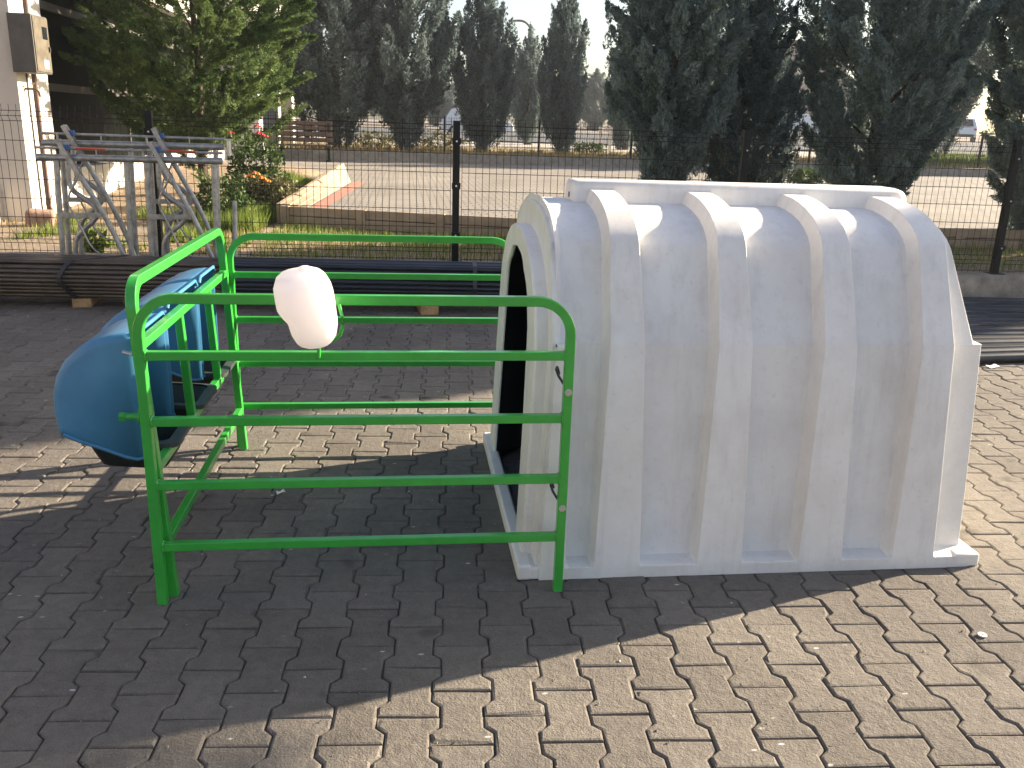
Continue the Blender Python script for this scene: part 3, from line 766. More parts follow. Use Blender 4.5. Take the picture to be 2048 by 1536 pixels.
bundle('pipe_bundle', 'brownish strapped bundle of long steel tubes in front of the galvanised headlocks', -7.6, -1.55, 7.86, -0.045, M['pipe'], 0.0195, 'strapped steel tube bundles by the fence',
       hexstack(0.0195, [9,10,11,12,13,13,12,11,9], 0.085), [(-2.56, 0.95)])
bundle('pipe_bundle', 'dark blue bundle of long steel tubes behind the pen and jug', -1.50, 2.6, 7.63, -0.045, M['bluepipe'], 0.022, 'strapped steel tube bundles by the fence',
       hexstack(0.022, [8,9,10,11,11,10,9,8], 0.095), [(0.62, 0.05)])
# timber blocks carrying the bundles
for x, y, lab in ((-2.71, 7.83, 'rough timber block under the brownish tube bundle'), (0.2, 7.62, 'timber block hidden in shade under the dark blue tube bundle'), (-5.6, 7.98, 'timber block under the left end of the brownish tube bundle')):
    b = MB(); b.box((-.075,-.22,0),(.075,.22,0.078)); o = b.build('timber_block', M['wood'], bevel=(0.004,1)); o.location = (x, y, 0.001); o.rotation_euler = (0,0,0.12); tag(o, lab, 'timber block', 'timber blocks under the tubes')
# loose tubes lying on the paving at the right
rg = random.Random(11)
specs = []
y = 5.86
while y < 8.05:
    r = rg.choice((0.034, 0.04, 0.046)); specs.append((y, r)); y += 2*r + rg.uniform(0.012, 0.05)
names = len(specs)
for i, (y, r) in enumerate(specs):
    u = i/(names-1); sl = 0.10 - 0.16*u + rg.uniform(-.012,.012)
    x0 = 2.75 + rg.uniform(-.1,.1); x1 = 8.6 + rg.uniform(-.3,.2)
    b = MB(); c = Vector(((x0+x1)/2, y + sl*0.9, r))
    P = [Vector((x - c.x, sl*(x-c.x), 0)) for x in (x0, x0+2, x0+4, x1)]
    if i % 3 == 2: b.sq(P, 2*r, 2*r*.8, (0,0,1), 0.004)
    else: b.tube(P, r, 14, up=(0,0,1))
    o = b.build('steel_tube', M['greypipe'] if i % 4 else M['bluepipe'], smooth=50); o.location = (c.x, c.y + sl*(0), (r if i%3 != 2 else r*.8) + 0.002)
    lab = 'nearest dark steel tube lying on the paving right of the hutch' if i == 0 else ('farthest dark steel tube against the concrete kerb right of the hutch' if i == names-1 else 'dark steel tube lying among others on the paving right of the hutch')
    tag(o, lab, 'steel tube', 'loose steel tubes on the paving')

# ------------------------------------------------------------------ galvanised headlock panels
def headlock(Y, lean, dxz, label, red):
    t = thing('headlock_panel', label, 'headlock panel', (-2.4, Y, 0), 'galvanised headlock panels by the fence')
    O = Vector((-2.4, Y, 0))
    P = lambda x, z, d=0.0: Vector((x + dxz[0], Y + d + lean*(z - dxz[1]), z + dxz[1])) - O
    b = MB(); b.tube([P(-3.17,1.19), P(-1.60,1.196)], 0.030, 14); b.build('top_rail', M['steel'], t, smooth=60)
    b = MB(); b.tube([P(-3.17,1.272,-.02), P(-1.59,1.266,-.02)], 0.0125, 10); b.build('locking_rod', M['steel'], t, smooth=60)
    b = MB(); b.tube([P(-3.15,0.10), P(-1.62,0.10)], 0.030, 14); b.build('bottom_rail', M['steel'], t, smooth=60)
    for x0, x1 in ((-3.011,-3.038),(-2.424,-2.450),(-2.256,-2.272),(-1.677,-1.70)):
        b = MB(); b.tube([P(x0,1.165), P(x1,0.125)], 0.024, 12); b.build('upright', M['steel'], t, smooth=60)
    for dx in (0.0, 0.763):
        S = [(-2.917,1.165),(-2.921,1.02),(-2.915,.96),(-2.885,.90),(-2.82,.852),(-2.755,.805),(-2.715,.765),(-2.705,.727),(-2.718,.68),(-2.765,.628),(-2.84,.566),(-2.89,.515),(-2.915,.46),(-2.925,.36),(-2.93,.125)]
        b = MB(); b.tube([P(x+dx,z,.0) for x, z in S], 0.0225, 12); b.build('bent_bar', M['steel'], t, smooth=60)
        D = [(-2.80,1.03),(-2.642,.721),(-2.56,.53),(-2.49,.34),(-2.44,.14)]
        b = MB(); b.tube([P(x+dx,z,-.045) for x, z in D], 0.0225, 12); b.build('swing_bar', M['steel'], t, smooth=60)
        b = MB()
        for dd in (-.075,-.02):
            b.sweep([P(-2.962+dx,1.345,dd), P(-2.79+dx,1.01,dd)], [(-.019,-.003),(.019,-.003),(.019,.003),(-.019,.003)], (0,1,0))
        b.cyl(P(-2.955+dx,1.335,-.08), .008, .07, 10, (0,1,0)); b.build('latch_arm', M['steel'], t, smooth=30)
        b = MB(); b.box(tuple(P(-2.925+dx,1.255,-.068)), tuple(P(-2.875+dx,1.305,-.027))); b.build('stop_block', M['bluepart'], t, bevel=(.006,2))
        b = MB(); b.sweep([P(-3.03+dx,.698,-.03), P(-2.655+dx,.702,-.03)], [(-.022,-.003),(.022,-.003),(.022,.003),(-.022,.003)], (0,1,0)); b.build('link_plate', M['steel'], t)
        Lp = [(-2.80,1.075),(-2.845,.98),(-2.897,.894),(-2.92,.82),(-2.905,.76),(-2.87,.69),(-2.821,.575),(-2.775,.46),(-2.735,.40),(-2.677,.358),(-2.604,.342),(-2.50,.335)]
        b = MB(); b.tube([P(x+dx,z,-.075) for x, z in Lp], 0.0085, 8); b.build('guard_rod', M['steel'], t, smooth=60)
        if red:
            b = MB(); b.box(tuple(P(-2.83+dx,1.262,-.036)), tuple(P(-2.58+dx,1.28,-.004)), rot=Matrix.Rotation(0.01,3,'Y')); b.build('marker_strip', M['redplastic'], t, bevel=(.005,2))
        for gx, gr in ((-2.66,.006),(-3.03,.01)):
            b = MB(); b.tube([P(gx+dx,1.21,-.03), P(gx+dx,1.28,-.03)], gr, 8); b.build('rod_guide', M['steel'], t, smooth=60)
    return t
headlock(8.27, 0.03, (0,0), 'front galvanised cattle headlock panel with red plastic strips', True)
B2 = headlock(8.50, 0.03, (-0.02,0.115), 'rear galvanised cattle headlock panel, its top rail higher', False)
b = MB(); b.cyl((0.85-.02,-.02,1.37), .02, -.13, 14, (0,0,1)); b.box((.80,-.05,1.372),(.87,.01,1.385)); b.build('end_stop', M['zinc'], B2, smooth=30)
b = MB(); b.tube([(0,0,0),(0.012,0.16,0.82)], .022, 12); o = b.build('steel_stub', M['steel'], smooth=60); o.location = (-1.575, 8.42, 0.0); tag(o, 'short galvanised tube leaning on the fence right of the headlocks', 'steel tube')

# ------------------------------------------------------------------ mesh fences
def fence_panel(name, x0, x1, Yf, zs_h, zlo, zhi, bend, step, r, parent, O):
    """Welded wire panel; 'bend' holds the z levels with a forward crease."""
    b = MB()
    zz = [zlo, zhi]
    pts = [(zlo, 0)]
    for bz in bend: pts += [(bz-.045, 0), (bz, -0.035), (bz+.045, 0)]
    pts += [(zhi, 0)]
    pts.sort()
    n = int((x1-x0)/step)
    for i in range(n+1):
        x = x0 + (x1-x0)*i/n
        b.tube([Vector((x, Yf(x) + d, z)) - O for z, d in pts], r, 4, up=(1,0,0), cap=False)
    for z, d in zs_h:
        b.tube([Vector((x0, Yf(x0) + d - .004, z)) - O, Vector((x1, Yf(x1) + d - .004, z)) - O], r*1.15, 4, cap=False)
    return b.build(name, M['wire'], parent, fix=False)
root = thing('mesh_fence', 'black welded mesh fence on the concrete kerb just behind the tubes', 'fence', (0, 8.77, 0.25))
O = Vector(root.location)
posts = [-5.24, -2.366, 0.515, 3.368, 6.17, 8.95]
H1 = [(1.57,0),(1.525,-.035),(1.48,0),(1.305,0),(1.125,0),(0.955,0),(0.775,0),(0.60,0),(0.445,0),(0.40,-.035),(0.355,0),(0.285,0)]
for x0, x1 in zip([-7.9]+posts[:-1], posts):
    fence_panel('mesh_panel', x0+.055, x1-.055, lambda x: FY(x)-.01, H1, 0.265, 1.628, (1.525, 0.40), 0.0655, 0.0026, root, O)
for x in posts:
    b = MB(); y = FY(x) + .035
    b.sq([Vector((x, y, 0.25)) - O, Vector((x, y, 1.61)) - O], 0.066, 0.066, (1,0,0), 0.004)
    b.box(tuple(Vector((x-.075,y-.075,.247)) - O), tuple(Vector((x+.075,y+.075,.258)) - O))
    for z in (1.42, 1.0, 0.52):
        b.box(tuple(Vector((x-.042,y-.052,z-.03)) - O), tuple(Vector((x+.042,y-.034,z+.03)) - O))
    p = b.build('fence_post', M['fence'], root)
    b = MB()
    for z in (1.42, 1.0, 0.52): b.cyl(Vector((x, y-.052, z)) - O, .009, -.006, 10, (0,1,0))
    b.build('bolt_heads', M['zinc'], p)
# second fence behind the terrace
root = thing('mesh_fence', 'low black mesh fence behind the terrace, in front of the cypress row', 'fence', (0, 27.3, 0.68))
O = Vector(root.location)
posts2 = [-4.5 + 2.87*i for i in range(12)]; posts2 = [-4.55,-1.66,1.244,4.115,7.0,9.9,12.8,15.7,18.6,21.5,24.4]
for x0, x1 in zip(posts2[:-1], posts2[1:]):
    fence_panel('mesh_panel', x0+.05, x1-.05, lambda x: 27.3, [(1.70,0),(1.6,-.03),(1.52,0),(1.25,0),(1.05,0),(0.85,0),(0.76,0)], 0.74, 1.74, (1.6,), 0.075, 0.0035, root, O)
for x in posts2:
    b = MB(); b.sq([Vector((x, 27.34, 0.6)) - O, Vector((x, 27.34, 1.75)) - O], 0.06, 0.06, (1,0,0), 0.004); b.build('fence_post', M['fence'], root)

# ------------------------------------------------------------------ trees
def orient(d):
    """numpy rows -> two perpendicular unit vectors"""
    a = np.where(np.abs(d[:, 2:3]) < 0.9, np.array([[0,0,1.0]]), np.array([[1.0,0,0]]))
    u = np.cross(d, a); u /= np.linalg.norm(u, axis=1, keepdims=True); v = np.cross(d, u); return u, v

def conifer(env, H, zb, n_plume, per, leaf, seed, lift=0.8, spread=1.0, plume=(0.5, 0.14), droop=0.0, bough=None):
    """env: radius at relative height 0..1; returns quads (N*4,3) and a tone per quad."""
    rng = np.random.default_rng(seed)
    hs = np.array([e[0] for e in env]); rs = np.array([e[1] for e in env])
    grid = np.linspace(0, 1, 200); area = np.interp(grid, hs, rs) + 0.05; cdf = np.cumsum(area); cdf /= cdf[-1]
    h = np.interp(rng.random(n_plume), cdf, grid); az = rng.random(n_plume) * 2*PI
    lob = 1 + 0.16*np.sin(az*3 + rng.random()*6 + h*5) + 0.10*np.sin(az*7 + h*11 + rng.random()*6)
    depth = np.where(rng.random(n_plume) < 0.72, rng.uniform(0.80, 1.08, n_plume), rng.uniform(0.3, 0.8, n_plume))
    R = np.interp(h, hs, rs) * lob * depth * spread
    outw = np.column_stack([np.cos(az), np.sin(az), np.zeros(n_plume)])
    tip = outw * R[:, None]; tip[:, 2] = zb + h*H
    up = np.array([[0,0,1.0]])
    ax = outw * rng.uniform(0.35, 1.0, (n_plume,1)) + up * (lift * rng.uniform(0.5, 1.4, (n_plume,1)) - droop) + rng.normal(0, 0.22, (n_plume,3))
    ax /= np.linalg.norm(ax, axis=1, keepdims=True)
    tone_p = np.clip(rng.normal(0.45, 0.20, n_plume), 0, 1)
    if bough:
        nb, Lb, Rb, flat = bough
        hb = np.interp((np.arange(nb)+rng.random(nb))/nb, cdf, grid); ab = np.arange(nb)*2.39996 + rng.normal(0,.3,nb)
        rb = np.interp(hb, hs, rs) * rng.uniform(.82, 1.12, nb)
        ob = np.column_stack([np.cos(ab), np.sin(ab), np.zeros(nb)])
        bt = ob*rb[:,None]; bt[:,2] = zb + hb*H
        bx_ = ob*rng.uniform(.45,.9,(nb,1)) + up*lift*rng.uniform(.6,1.2,(nb,1)) + rng.normal(0,.12,(nb,3)); bx_ /= np.linalg.norm(bx_,axis=1,keepdims=True)
        bl = Lb*rng.uniform(.6,1.3,nb); bt = bt + bx_*(bl*.12)[:,None]
        tb = np.clip(rng.normal(.45,.2,nb),0,1)
        sel = rng.random(n_plume) < (0.86 if flat >= 1 else 0.70); k = rng.integers(0, nb, n_plume)
        sB = 1 - rng.random(n_plume)**1.15; u_, v_ = orient(bx_[k]); tt = rng.random(n_plume)*2*PI
        rd = u_*np.cos(tt)[:,None] + v_*np.sin(tt)[:,None]
        if flat < 1: rd[:,2] *= flat
        rr = Rb*(np.clip(1.02-sB,0,1)**.62)*np.clip(.35+sB*3,0,1)*np.sqrt(rng.random(n_plume))*rng.uniform(.7,1.25,n_plume)
        tb_ = bt[k] - bx_[k]*(bl[k]*(1-sB))[:,None] + rd*rr[:,None]
        ab_ = bx_[k] + rd*rng.uniform(.25,.9,(n_plume,1)) + rng.normal(0,.12,(n_plume,3)); ab_ /= np.linalg.norm(ab_,axis=1,keepdims=True)
        tip = np.where(sel[:,None], tb_, tip*np.array([[.72,.72,1]])); ax = np.where(sel[:,None], ab_, ax)
        tone_p = np.clip(np.where(sel, tb[k] + rng.normal(0,.1,n_plume), tone_p),0,1)
    Ls = plume[0] * rng.uniform(0.55, 1.35, n_plume); Wd = plume[1] * rng.uniform(0.7, 1.3, n_plume)
    N = n_plume * per; pid = np.repeat(np.arange(n_plume), per)
    s = rng.random(N) ** 0.85
    a_ = ax[pid]; u, v = orient(a_); th = rng.random(N)*2*PI
    prof = np.sin(PI*np.clip(0.12 + 0.88*s, 0, 1))**0.7 * Wd[pid] * np.sqrt(rng.random(N))
    radial = u*np.cos(th)[:, None] + v*np.sin(th)[:, None]
    pos = tip[pid] - a_ * (Ls[pid]*(1-s))[:, None] + radial * prof[:, None]
    d = a_*rng.uniform(0.55, 1.2, (N,1)) + radial*rng.uniform(0.2, 1.0, (N,1)) + rng.normal(0, 0.25, (N,3))
    d /= np.linalg.norm(d, axis=1, keepdims=True)
    lu, lv = orient(d); th2 = rng.random(N)*PI; sd = lu*np.cos(th2)[:, None] + lv*np.sin(th2)[:, None]
    ll = leaf[0]*rng.uniform(0.6, 1.4, N)[:, None]; lw = leaf[1]*rng.uniform(0.6, 1.4, N)[:, None]
    q = np.empty((N,4,3)); q[:,0] = pos - d*ll*0.5; q[:,1] = pos + sd*lw*0.5 - d*ll*0.05; q[:,2] = pos + d*ll*0.5; q[:,3] = pos - sd*lw*0.5 - d*ll*0.05
    tone = np.clip(tone_p[pid] + rng.normal(0, 0.16, N), 0, 1)
    return q.reshape(-1,3), tone, (tip, ax, Ls)
def trunk_mesh(H, r0, seed, tips=None, n_limb=0, zb=0.8):
    rg = random.Random(seed); b = MB()
    P = [Vector((0.02*math.sin(z*2.3+seed), 0.02*math.cos(z*1.9+seed), z)) for z in [H*k/8 for k in range(9)]]
    P[0] = Vector((0,0,-0.1))
    b.tube(P, r0, 10, scale=[1.25]+[1 - 0.85*k/8 for k in range(1,9)])
    if tips is not None:
        tp, ax, Ls = tips
        for k in rg.sample(range(len(tp)), min(n_limb, len(tp))):
            t = Vector(tp[k]); rr = math.hypot(t.x, t.y)
            s = Vector((0,0,max(zb*0.8, t.z - rr*rg.uniform(.7,1.2))))
            e = t - Vector(ax[k])*Ls[k]*0.2
            mid = s.lerp(e, .5) + Vector((0,0,-0.06*rr))
            b.tube([s, mid, e], r0*0.22, 5, scale=[1, .7, .3], cap=False)
    return b
def tree(name, label, loc, env, H, zb, n_plume, per, leaf, seed, material, r0, group, n_limb=60, **kw):
    t = thing(name, label, 'tree', loc, group)
    q, tone, tips = conifer(env, H, zb, n_plume, per, leaf, seed, **kw)
    cr = fast_mesh('crown', q, None, 4, material, tone, t)
    b = trunk_mesh(zb + H*0.72, r0, seed, tips, n_limb, zb); b.build('trunk', M['bark'], t, smooth=60)
    return t
GN = 'dark blue-green cypresses along the near fence'
GF = 'grey-green cypresses behind the far fence'
envD = [(0,.20),(.07,.42),(.18,.68),(.35,.82),(.55,.80),(.75,.62),(.9,.36),(1,.06)]
envE = [(0,.33),(.06,.55),(.15,.79),(.33,.99),(.55,1.01),(.75,.8),(.9,.45),(1,.08)]
tD = tree('cypress_tree', 'bushy blue-green cypress behind the front end of the hutch ridge', (3.14,10.55,0.18), envD, 4.6, 0.85, 4200, 66, (.052,.0165), 21, M['cyp'], .07, GN, n_limb=16, lift=0.95, plume=(.25,.048), bough=(150,.62,.17,1))
tE = tree('cypress_tree', 'bushy blue-green cypress behind the rear end of the hutch ridge', (5.80,10.65,0.18), envE, 5.0, 0.66, 5200, 66, (.052,.0165), 22, M['cyp'], .08, GN, n_limb=16, lift=0.95, plume=(.25,.048), bough=(150,.62,.17,1))
dup(tE, (8.28,10.8,0.06), 'dark blue-green cypress cut off by the right picture edge', rotz=2.1, scale=(1.0,1.0,1.05))
for k, (x, y, s, rz) in enumerate(((10.2,10.7,(1.15,1.15,1.3),0.7),(12.5,10.55,(1.2,1.2,1.7),3.9),(14.8,11.3,(1.22,1.22,1.9),5.2),(17.2,12.1,(1.25,1.25,2.1),1.3))):
    dup(tE if k % 2 else tD, (x,y,0.1), 'blue-green cypress added to the near fence row outside the picture to shade the yard', rotz=rz, scale=s)  # unseen trees added and stretched tall so their shadows cover the yard
envS = [(0,.2),(.08,.42),(.25,.62),(.5,.62),(.75,.45),(.92,.2),(1,.03)]
tree('cypress_tree', 'paler cypress with feathery upswept branches between the two big dark cypresses', (4.42,11.25,0.2), envS, 3.3, 0.45, 2400, 50, (.05,.015), 23, M['cyp_far'], .045, GN, n_limb=12, lift=1.35, plume=(.28,.045), bough=(70,.85,.13,1))
# far row
envB = [(0,.35),(.08,.9),(.2,1.45),(.36,1.72),(.58,1.4),(.8,.8),(1,.08)]
envC = [(0,.3),(.1,.75),(.3,1.05),(.55,.95),(.75,.62),(.9,.3),(1,.03)]
tA = tree('cypress_tree', 'broad dark cypress left of the middle of the far row', (0.04,28.2,0.66), envB, 5.9, 1.15, 3000, 40, (.11,.04), 31, M['cyp_far'], .16, GF, n_limb=14, lift=1.2, plume=(.5,.11), bough=(85,1.5,.36,1))
dup(tA, (-2.0,27.9,0.66), 'broad dark cypress beside the white building columns', rotz=2.4, scale=(.98,.98,1.0))
tB = tree('cypress_tree', 'pointed narrow cypress right of the black fence post', (2.55,29,0.68), envC, 4.5, 1.0, 2000, 40, (.10,.036), 32, M['cyp_far'], .11, GF, n_limb=10, lift=2.4, plume=(.5,.09), bough=(55,1.5,.24,1))
dup(tB, (5.1,29.2,0.68), 'slim pointed cypress standing alone against the sky', rotz=1.2, scale=(.78,.78,1.0))
dup(tB, (5.6,41.0,0.70), 'far small pointed cypress beside the street lamp', rotz=3.3, scale=(.85,.85,.95), group='cypresses across the road')
dup(tB, (9.2,37,0.70), 'far cypress half hidden behind the big bushy one', rotz=4.3, scale=(1.0,1.0,.95), group='cypresses across the road')
for k, (x, y, s) in enumerate(((9.0,29.3,1.05),(11.6,29.6,0.8),(16.4,29.4,1.05),(18.0,29.9,1.1),(22.8,29.4,1.1))):
    dup(tA if k % 2 else tB, (x,y,0.68), ('far row cypress seen through gaps between the big dark cypresses', 'far row cypress behind the pale feathery one', 'far row cypress behind the right-hand dark cypress', 'far row cypress beyond the white car', 'far row cypress at the right end of the row')[k], rotz=k*1.7, scale=s)
# wood across the road
for k, (x, y, s) in enumerate(((-1,78,1.2),(3,82,1.3),(8,80,1.1),(12,84,1.3),(17,80,1.25),(22,86,1.4),(28,82,1.3),(36,88,1.4),(45,90,1.5),(56,92,1.5))):
    dup(tA, (x,y,1.1), 'distant dark tree beyond the road', rotz=k*0.9, scale=(s,s,s*.62), group='distant trees beyond the road')
# left conifer
envT = [(0,.85),(.06,1.4),(.16,1.75),(.32,1.85),(.5,1.65),(.72,1.15),(.9,.55),(1,.05)]
tree('conifer_tree', 'sunlit bright green conifer in front of the dark glazing', (-3.15,14.8,0.35), envT, 6.2, 1.0, 8200, 62, (.062,.0145), 41, M['thuja'], .07, None, n_limb=8, lift=0.34, plume=(.30,.042), bough=(150,1.25,.30,.45))

# ------------------------------------------------------------------ bushes, flowers, grass
def shrub(name, label, cat, loc, size, n, leaf, seed, material, flowers=None, group=None):
    rng = np.random.default_rng(seed)
    t = thing(name, label, cat, loc, group)
    d = rng.normal(0, 1, (n,3)); d /= np.linalg.norm(d, axis=1, keepdims=True); r = rng.uniform(0.45, 1.0, n) ** .6
    lob = 1 + .22*np.sin(4*np.arctan2(d[:,1], d[:,0]) + seed) + .15*np.sin(7*d[:,2] + seed)
    pos = d * (r*lob)[:, None] * np.array(size); pos[:,2] += size[2]*0.95
    ld = d*0.6 + rng.normal(0, .6, (n,3)); ld /= np.linalg.norm(ld, axis=1, keepdims=True)
    u, v = orient(ld); th = rng.random(n)*2*PI; sd = u*np.cos(th)[:,None] + v*np.sin(th)[:,None]
    ll = leaf*rng.uniform(.6,1.4,(n,1)); q = np.empty((n,4,3))
    q[:,0] = pos - ld*ll*.5; q[:,1] = pos + sd*ll*.3; q[:,2] = pos + ld*ll*.5; q[:,3] = pos - sd*ll*.3
    clump = .5 + .3*np.sin(pos[:,0]*9 + seed) * np.cos(pos[:,2]*8 + pos[:,1]*7)
    fast_mesh('foliage', q.reshape(-1,3), None, 4, material, np.clip(clump + rng.normal(0,.18,n),0,1), t)
    rg = random.Random(seed); b = MB()
    for k in range(9):
        a = rg.uniform(0,2*PI); e = Vector((math.cos(a)*size[0]*.7, math.sin(a)*size[1]*.7, size[2]*rg.uniform(.9,1.7)))
        b.tube([(e.x*.1,e.y*.1,-.03), tuple(e*.5 + Vector((0,0,.03))), tuple(e)], .010, 5, scale=[1,.7,.3], cap=False)
    b.build('stems', M['bark'], t)
    for (fx, fy, fz, fr) in (flowers[1] if flowers else []):
        b = MB()
        for k in range(14):
            a = k*2.4; e = k/14; c = Vector((math.cos(a)*fr*e, math.sin(a)*fr*e, fr*.5*(1-e)))
            nrm = Vector((math.cos(a)*e, math.sin(a)*e, .6)).normalized(); uu = nrm.orthogonal().normalized(); vv = nrm.cross(uu); s = fr*.45
            b.add([c+uu*s, c+vv*s+nrm*s*.3, c-uu*s, c-vv*s+nrm*s*.3], [(0,1,2,3)])
        o = b.build('flower', flowers[0], t); o.location = (fx, fy, fz)
    return t
shrub('rose_bush', 'dark leafy rose bush with a few red blooms', 'shrub', (-2.10,13.4,0.30), (.42,.42,.50), 2600, .062, 3, M['bush'],
      (M['red'], [(.08,-.30,1.14,.055),(.16,-.26,1.02,.05),(-.30,-.25,1.05,.045),(.10,-.33,1.05,.05)]))
shrub('dull_shrub', 'low tan and green shrub below the rose bush', 'shrub', (-1.82,13.0,0.32), (.34,.34,.24), 1800, .05, 5, M['bush2'])
shrub('flower_plant', 'small plant with orange blooms in the grass', 'plant', (-2.05,13.0,0.30), (.24,.22,.26), 700, .05, 6, M['bush'], (M['orange'], [(.02,-.20,.52,.055),(.10,-.2,.46,.055),(-.06,-.18,.48,.05),(.17,-.18,.42,.05)]))
shrub('leafy_weed', 'bushy green weed behind the right headlock', 'plant', (-2.35,12.0,0.22), (.33,.3,.30), 1700, .055, 8, M['bush'])
shrub('leafy_weed', 'low green weed by the kerb left of the headlocks', 'plant', (-3.08,9.25,0.20), (.13,.12,.13), 260, .06, 9, M['grass'])
for k, (x, y, s, lab) in enumerate(((1.2,30.2,.55,'sunlit low shrub in the planting strip between the two left cypresses'),(-0.9,29.6,.5,'low shrub in the planting strip beside the left cypress'),(9.1,19.5,.35,'low creeping shrub on the terrace behind the hutch'),(6.3,30.4,.4,'small shrub behind the far fence right of the lone cypress'))):
    shrub('low_shrub', lab, 'shrub', (x,y,.66 if y > 25 else .46), (s*1.5,s,s*.55), 900, .09, 20+k, M['bush2'] if k < 2 else M['bush'])
def blades(name, pts, hts, width, seed, material):
    rng = np.random.default_rng(seed); n = len(pts)
    a = rng.random(n)*2*PI; lean = rng.uniform(0, .55, n)*hts; la = rng.random(n)*2*PI
    base = np.asarray(pts); s = np.column_stack([np.cos(a), np.sin(a), np.zeros(n)]) * (width*rng.uniform(.6,1.4,n))[:,None]
    top = base + np.column_stack([np.cos(la)*lean, np.sin(la)*lean, hts]); q = np.empty((n,3,3)); q[:,0] = base - s; q[:,1] = base + s; q[:,2] = top
    return struct(fast_mesh(name, q.reshape(-1,3), None, 3, material, np.clip(rng.normal(.5,.25,n),0,1)), 'stuff')
def scatter(n, x0, x1, y0, y1, seed, keep, zfun):
    rng = np.random.default_rng(seed); x = rng.uniform(x0,x1,n); y = rng.uniform(y0,y1,n)
    m_ = np.array([keep(a,c,r) for a,c,r in zip(x,y,rng.random(n))]); x, y = x[m_], y[m_]
    return np.column_stack([x, y, [zfun(a,c) - .01 for a,c in zip(x,y)]]), rng
nz = lambda x, y: .5 + .25*math.sin(x*3.1 + 1.3*math.sin(y*2.7)) + .25*math.sin(y*4.3 + 1.7*math.sin(x*1.9))
def front_y(x):
    for (a, ya), (c, yc_) in zip(FRONT[:-1], FRONT[1:]):
        if a <= x <= c: return ya + (yc_-ya)*(x-a)/(c-a)
    return 30
side_x = lambda y: -1.72 + (y-12.1)*.106
def in_strip(x, y): return y > FY(x)+.14 and (y < front_y(x) - .08 if x > -1.57 else x < side_x(max(12.1,y)))
pts, rng = scatter(26000, -2.2, 9.5, 8.9, 12.0, 51, lambda x,y,r: in_strip(x,y) and r < (.25+.9*nz(x,y)) * min(1,(y-8.7)/1.6+.15) * (1 if x < 2.2 else .55), gz)
blades('grass', pts, rng.uniform(.04,.15,len(pts)), .006, 52, M['grass'])
pts, rng = scatter(22000, -5, 9.5, 8.9, 12.4, 53, lambda x,y,r: in_strip(x,y) and r < (1.15-nz(x,y)), gz)
blades('dry_grass', pts, rng.uniform(.03,.11,len(pts)), .006, 54, M['drygrass'])
pts, rng = scatter(30000, -2.5, -1.0, 11.2, 17.0, 55, lambda x,y,r: x < side_x(y) and (x > -2.6 or r < .3), gz)
blades('lawn_grass', pts, rng.uniform(.08,.26,len(pts)), .007, 56, M['grass'])
pts, rng = scatter(9000, -4.2, -2.0, 9.6, 12.5, 57, lambda x,y,r: nz(x*1.3,y) > .62, gz)
blades('path_weeds', pts, rng.uniform(.05,.2,len(pts)), .008, 58, M['grass'])
pts, rng = scatter(16000, -4.4, 24, 26.8, 31.0, 59, lambda x,y,r: r < .3+.8*nz(x*.6,y*.5), lambda x,y: .68)
blades('strip_grass', pts, rng.uniform(.05,.22,len(pts)), .02, 60, M['drygrass'])
pts, rng = scatter(5000, 15.5, 24, 27.6, 31.0, 61, lambda x,y,r: True, lambda x,y: .68)
blades('verge_grass', pts, rng.uniform(.2,.55,len(pts)), .02, 62, M['grass'])

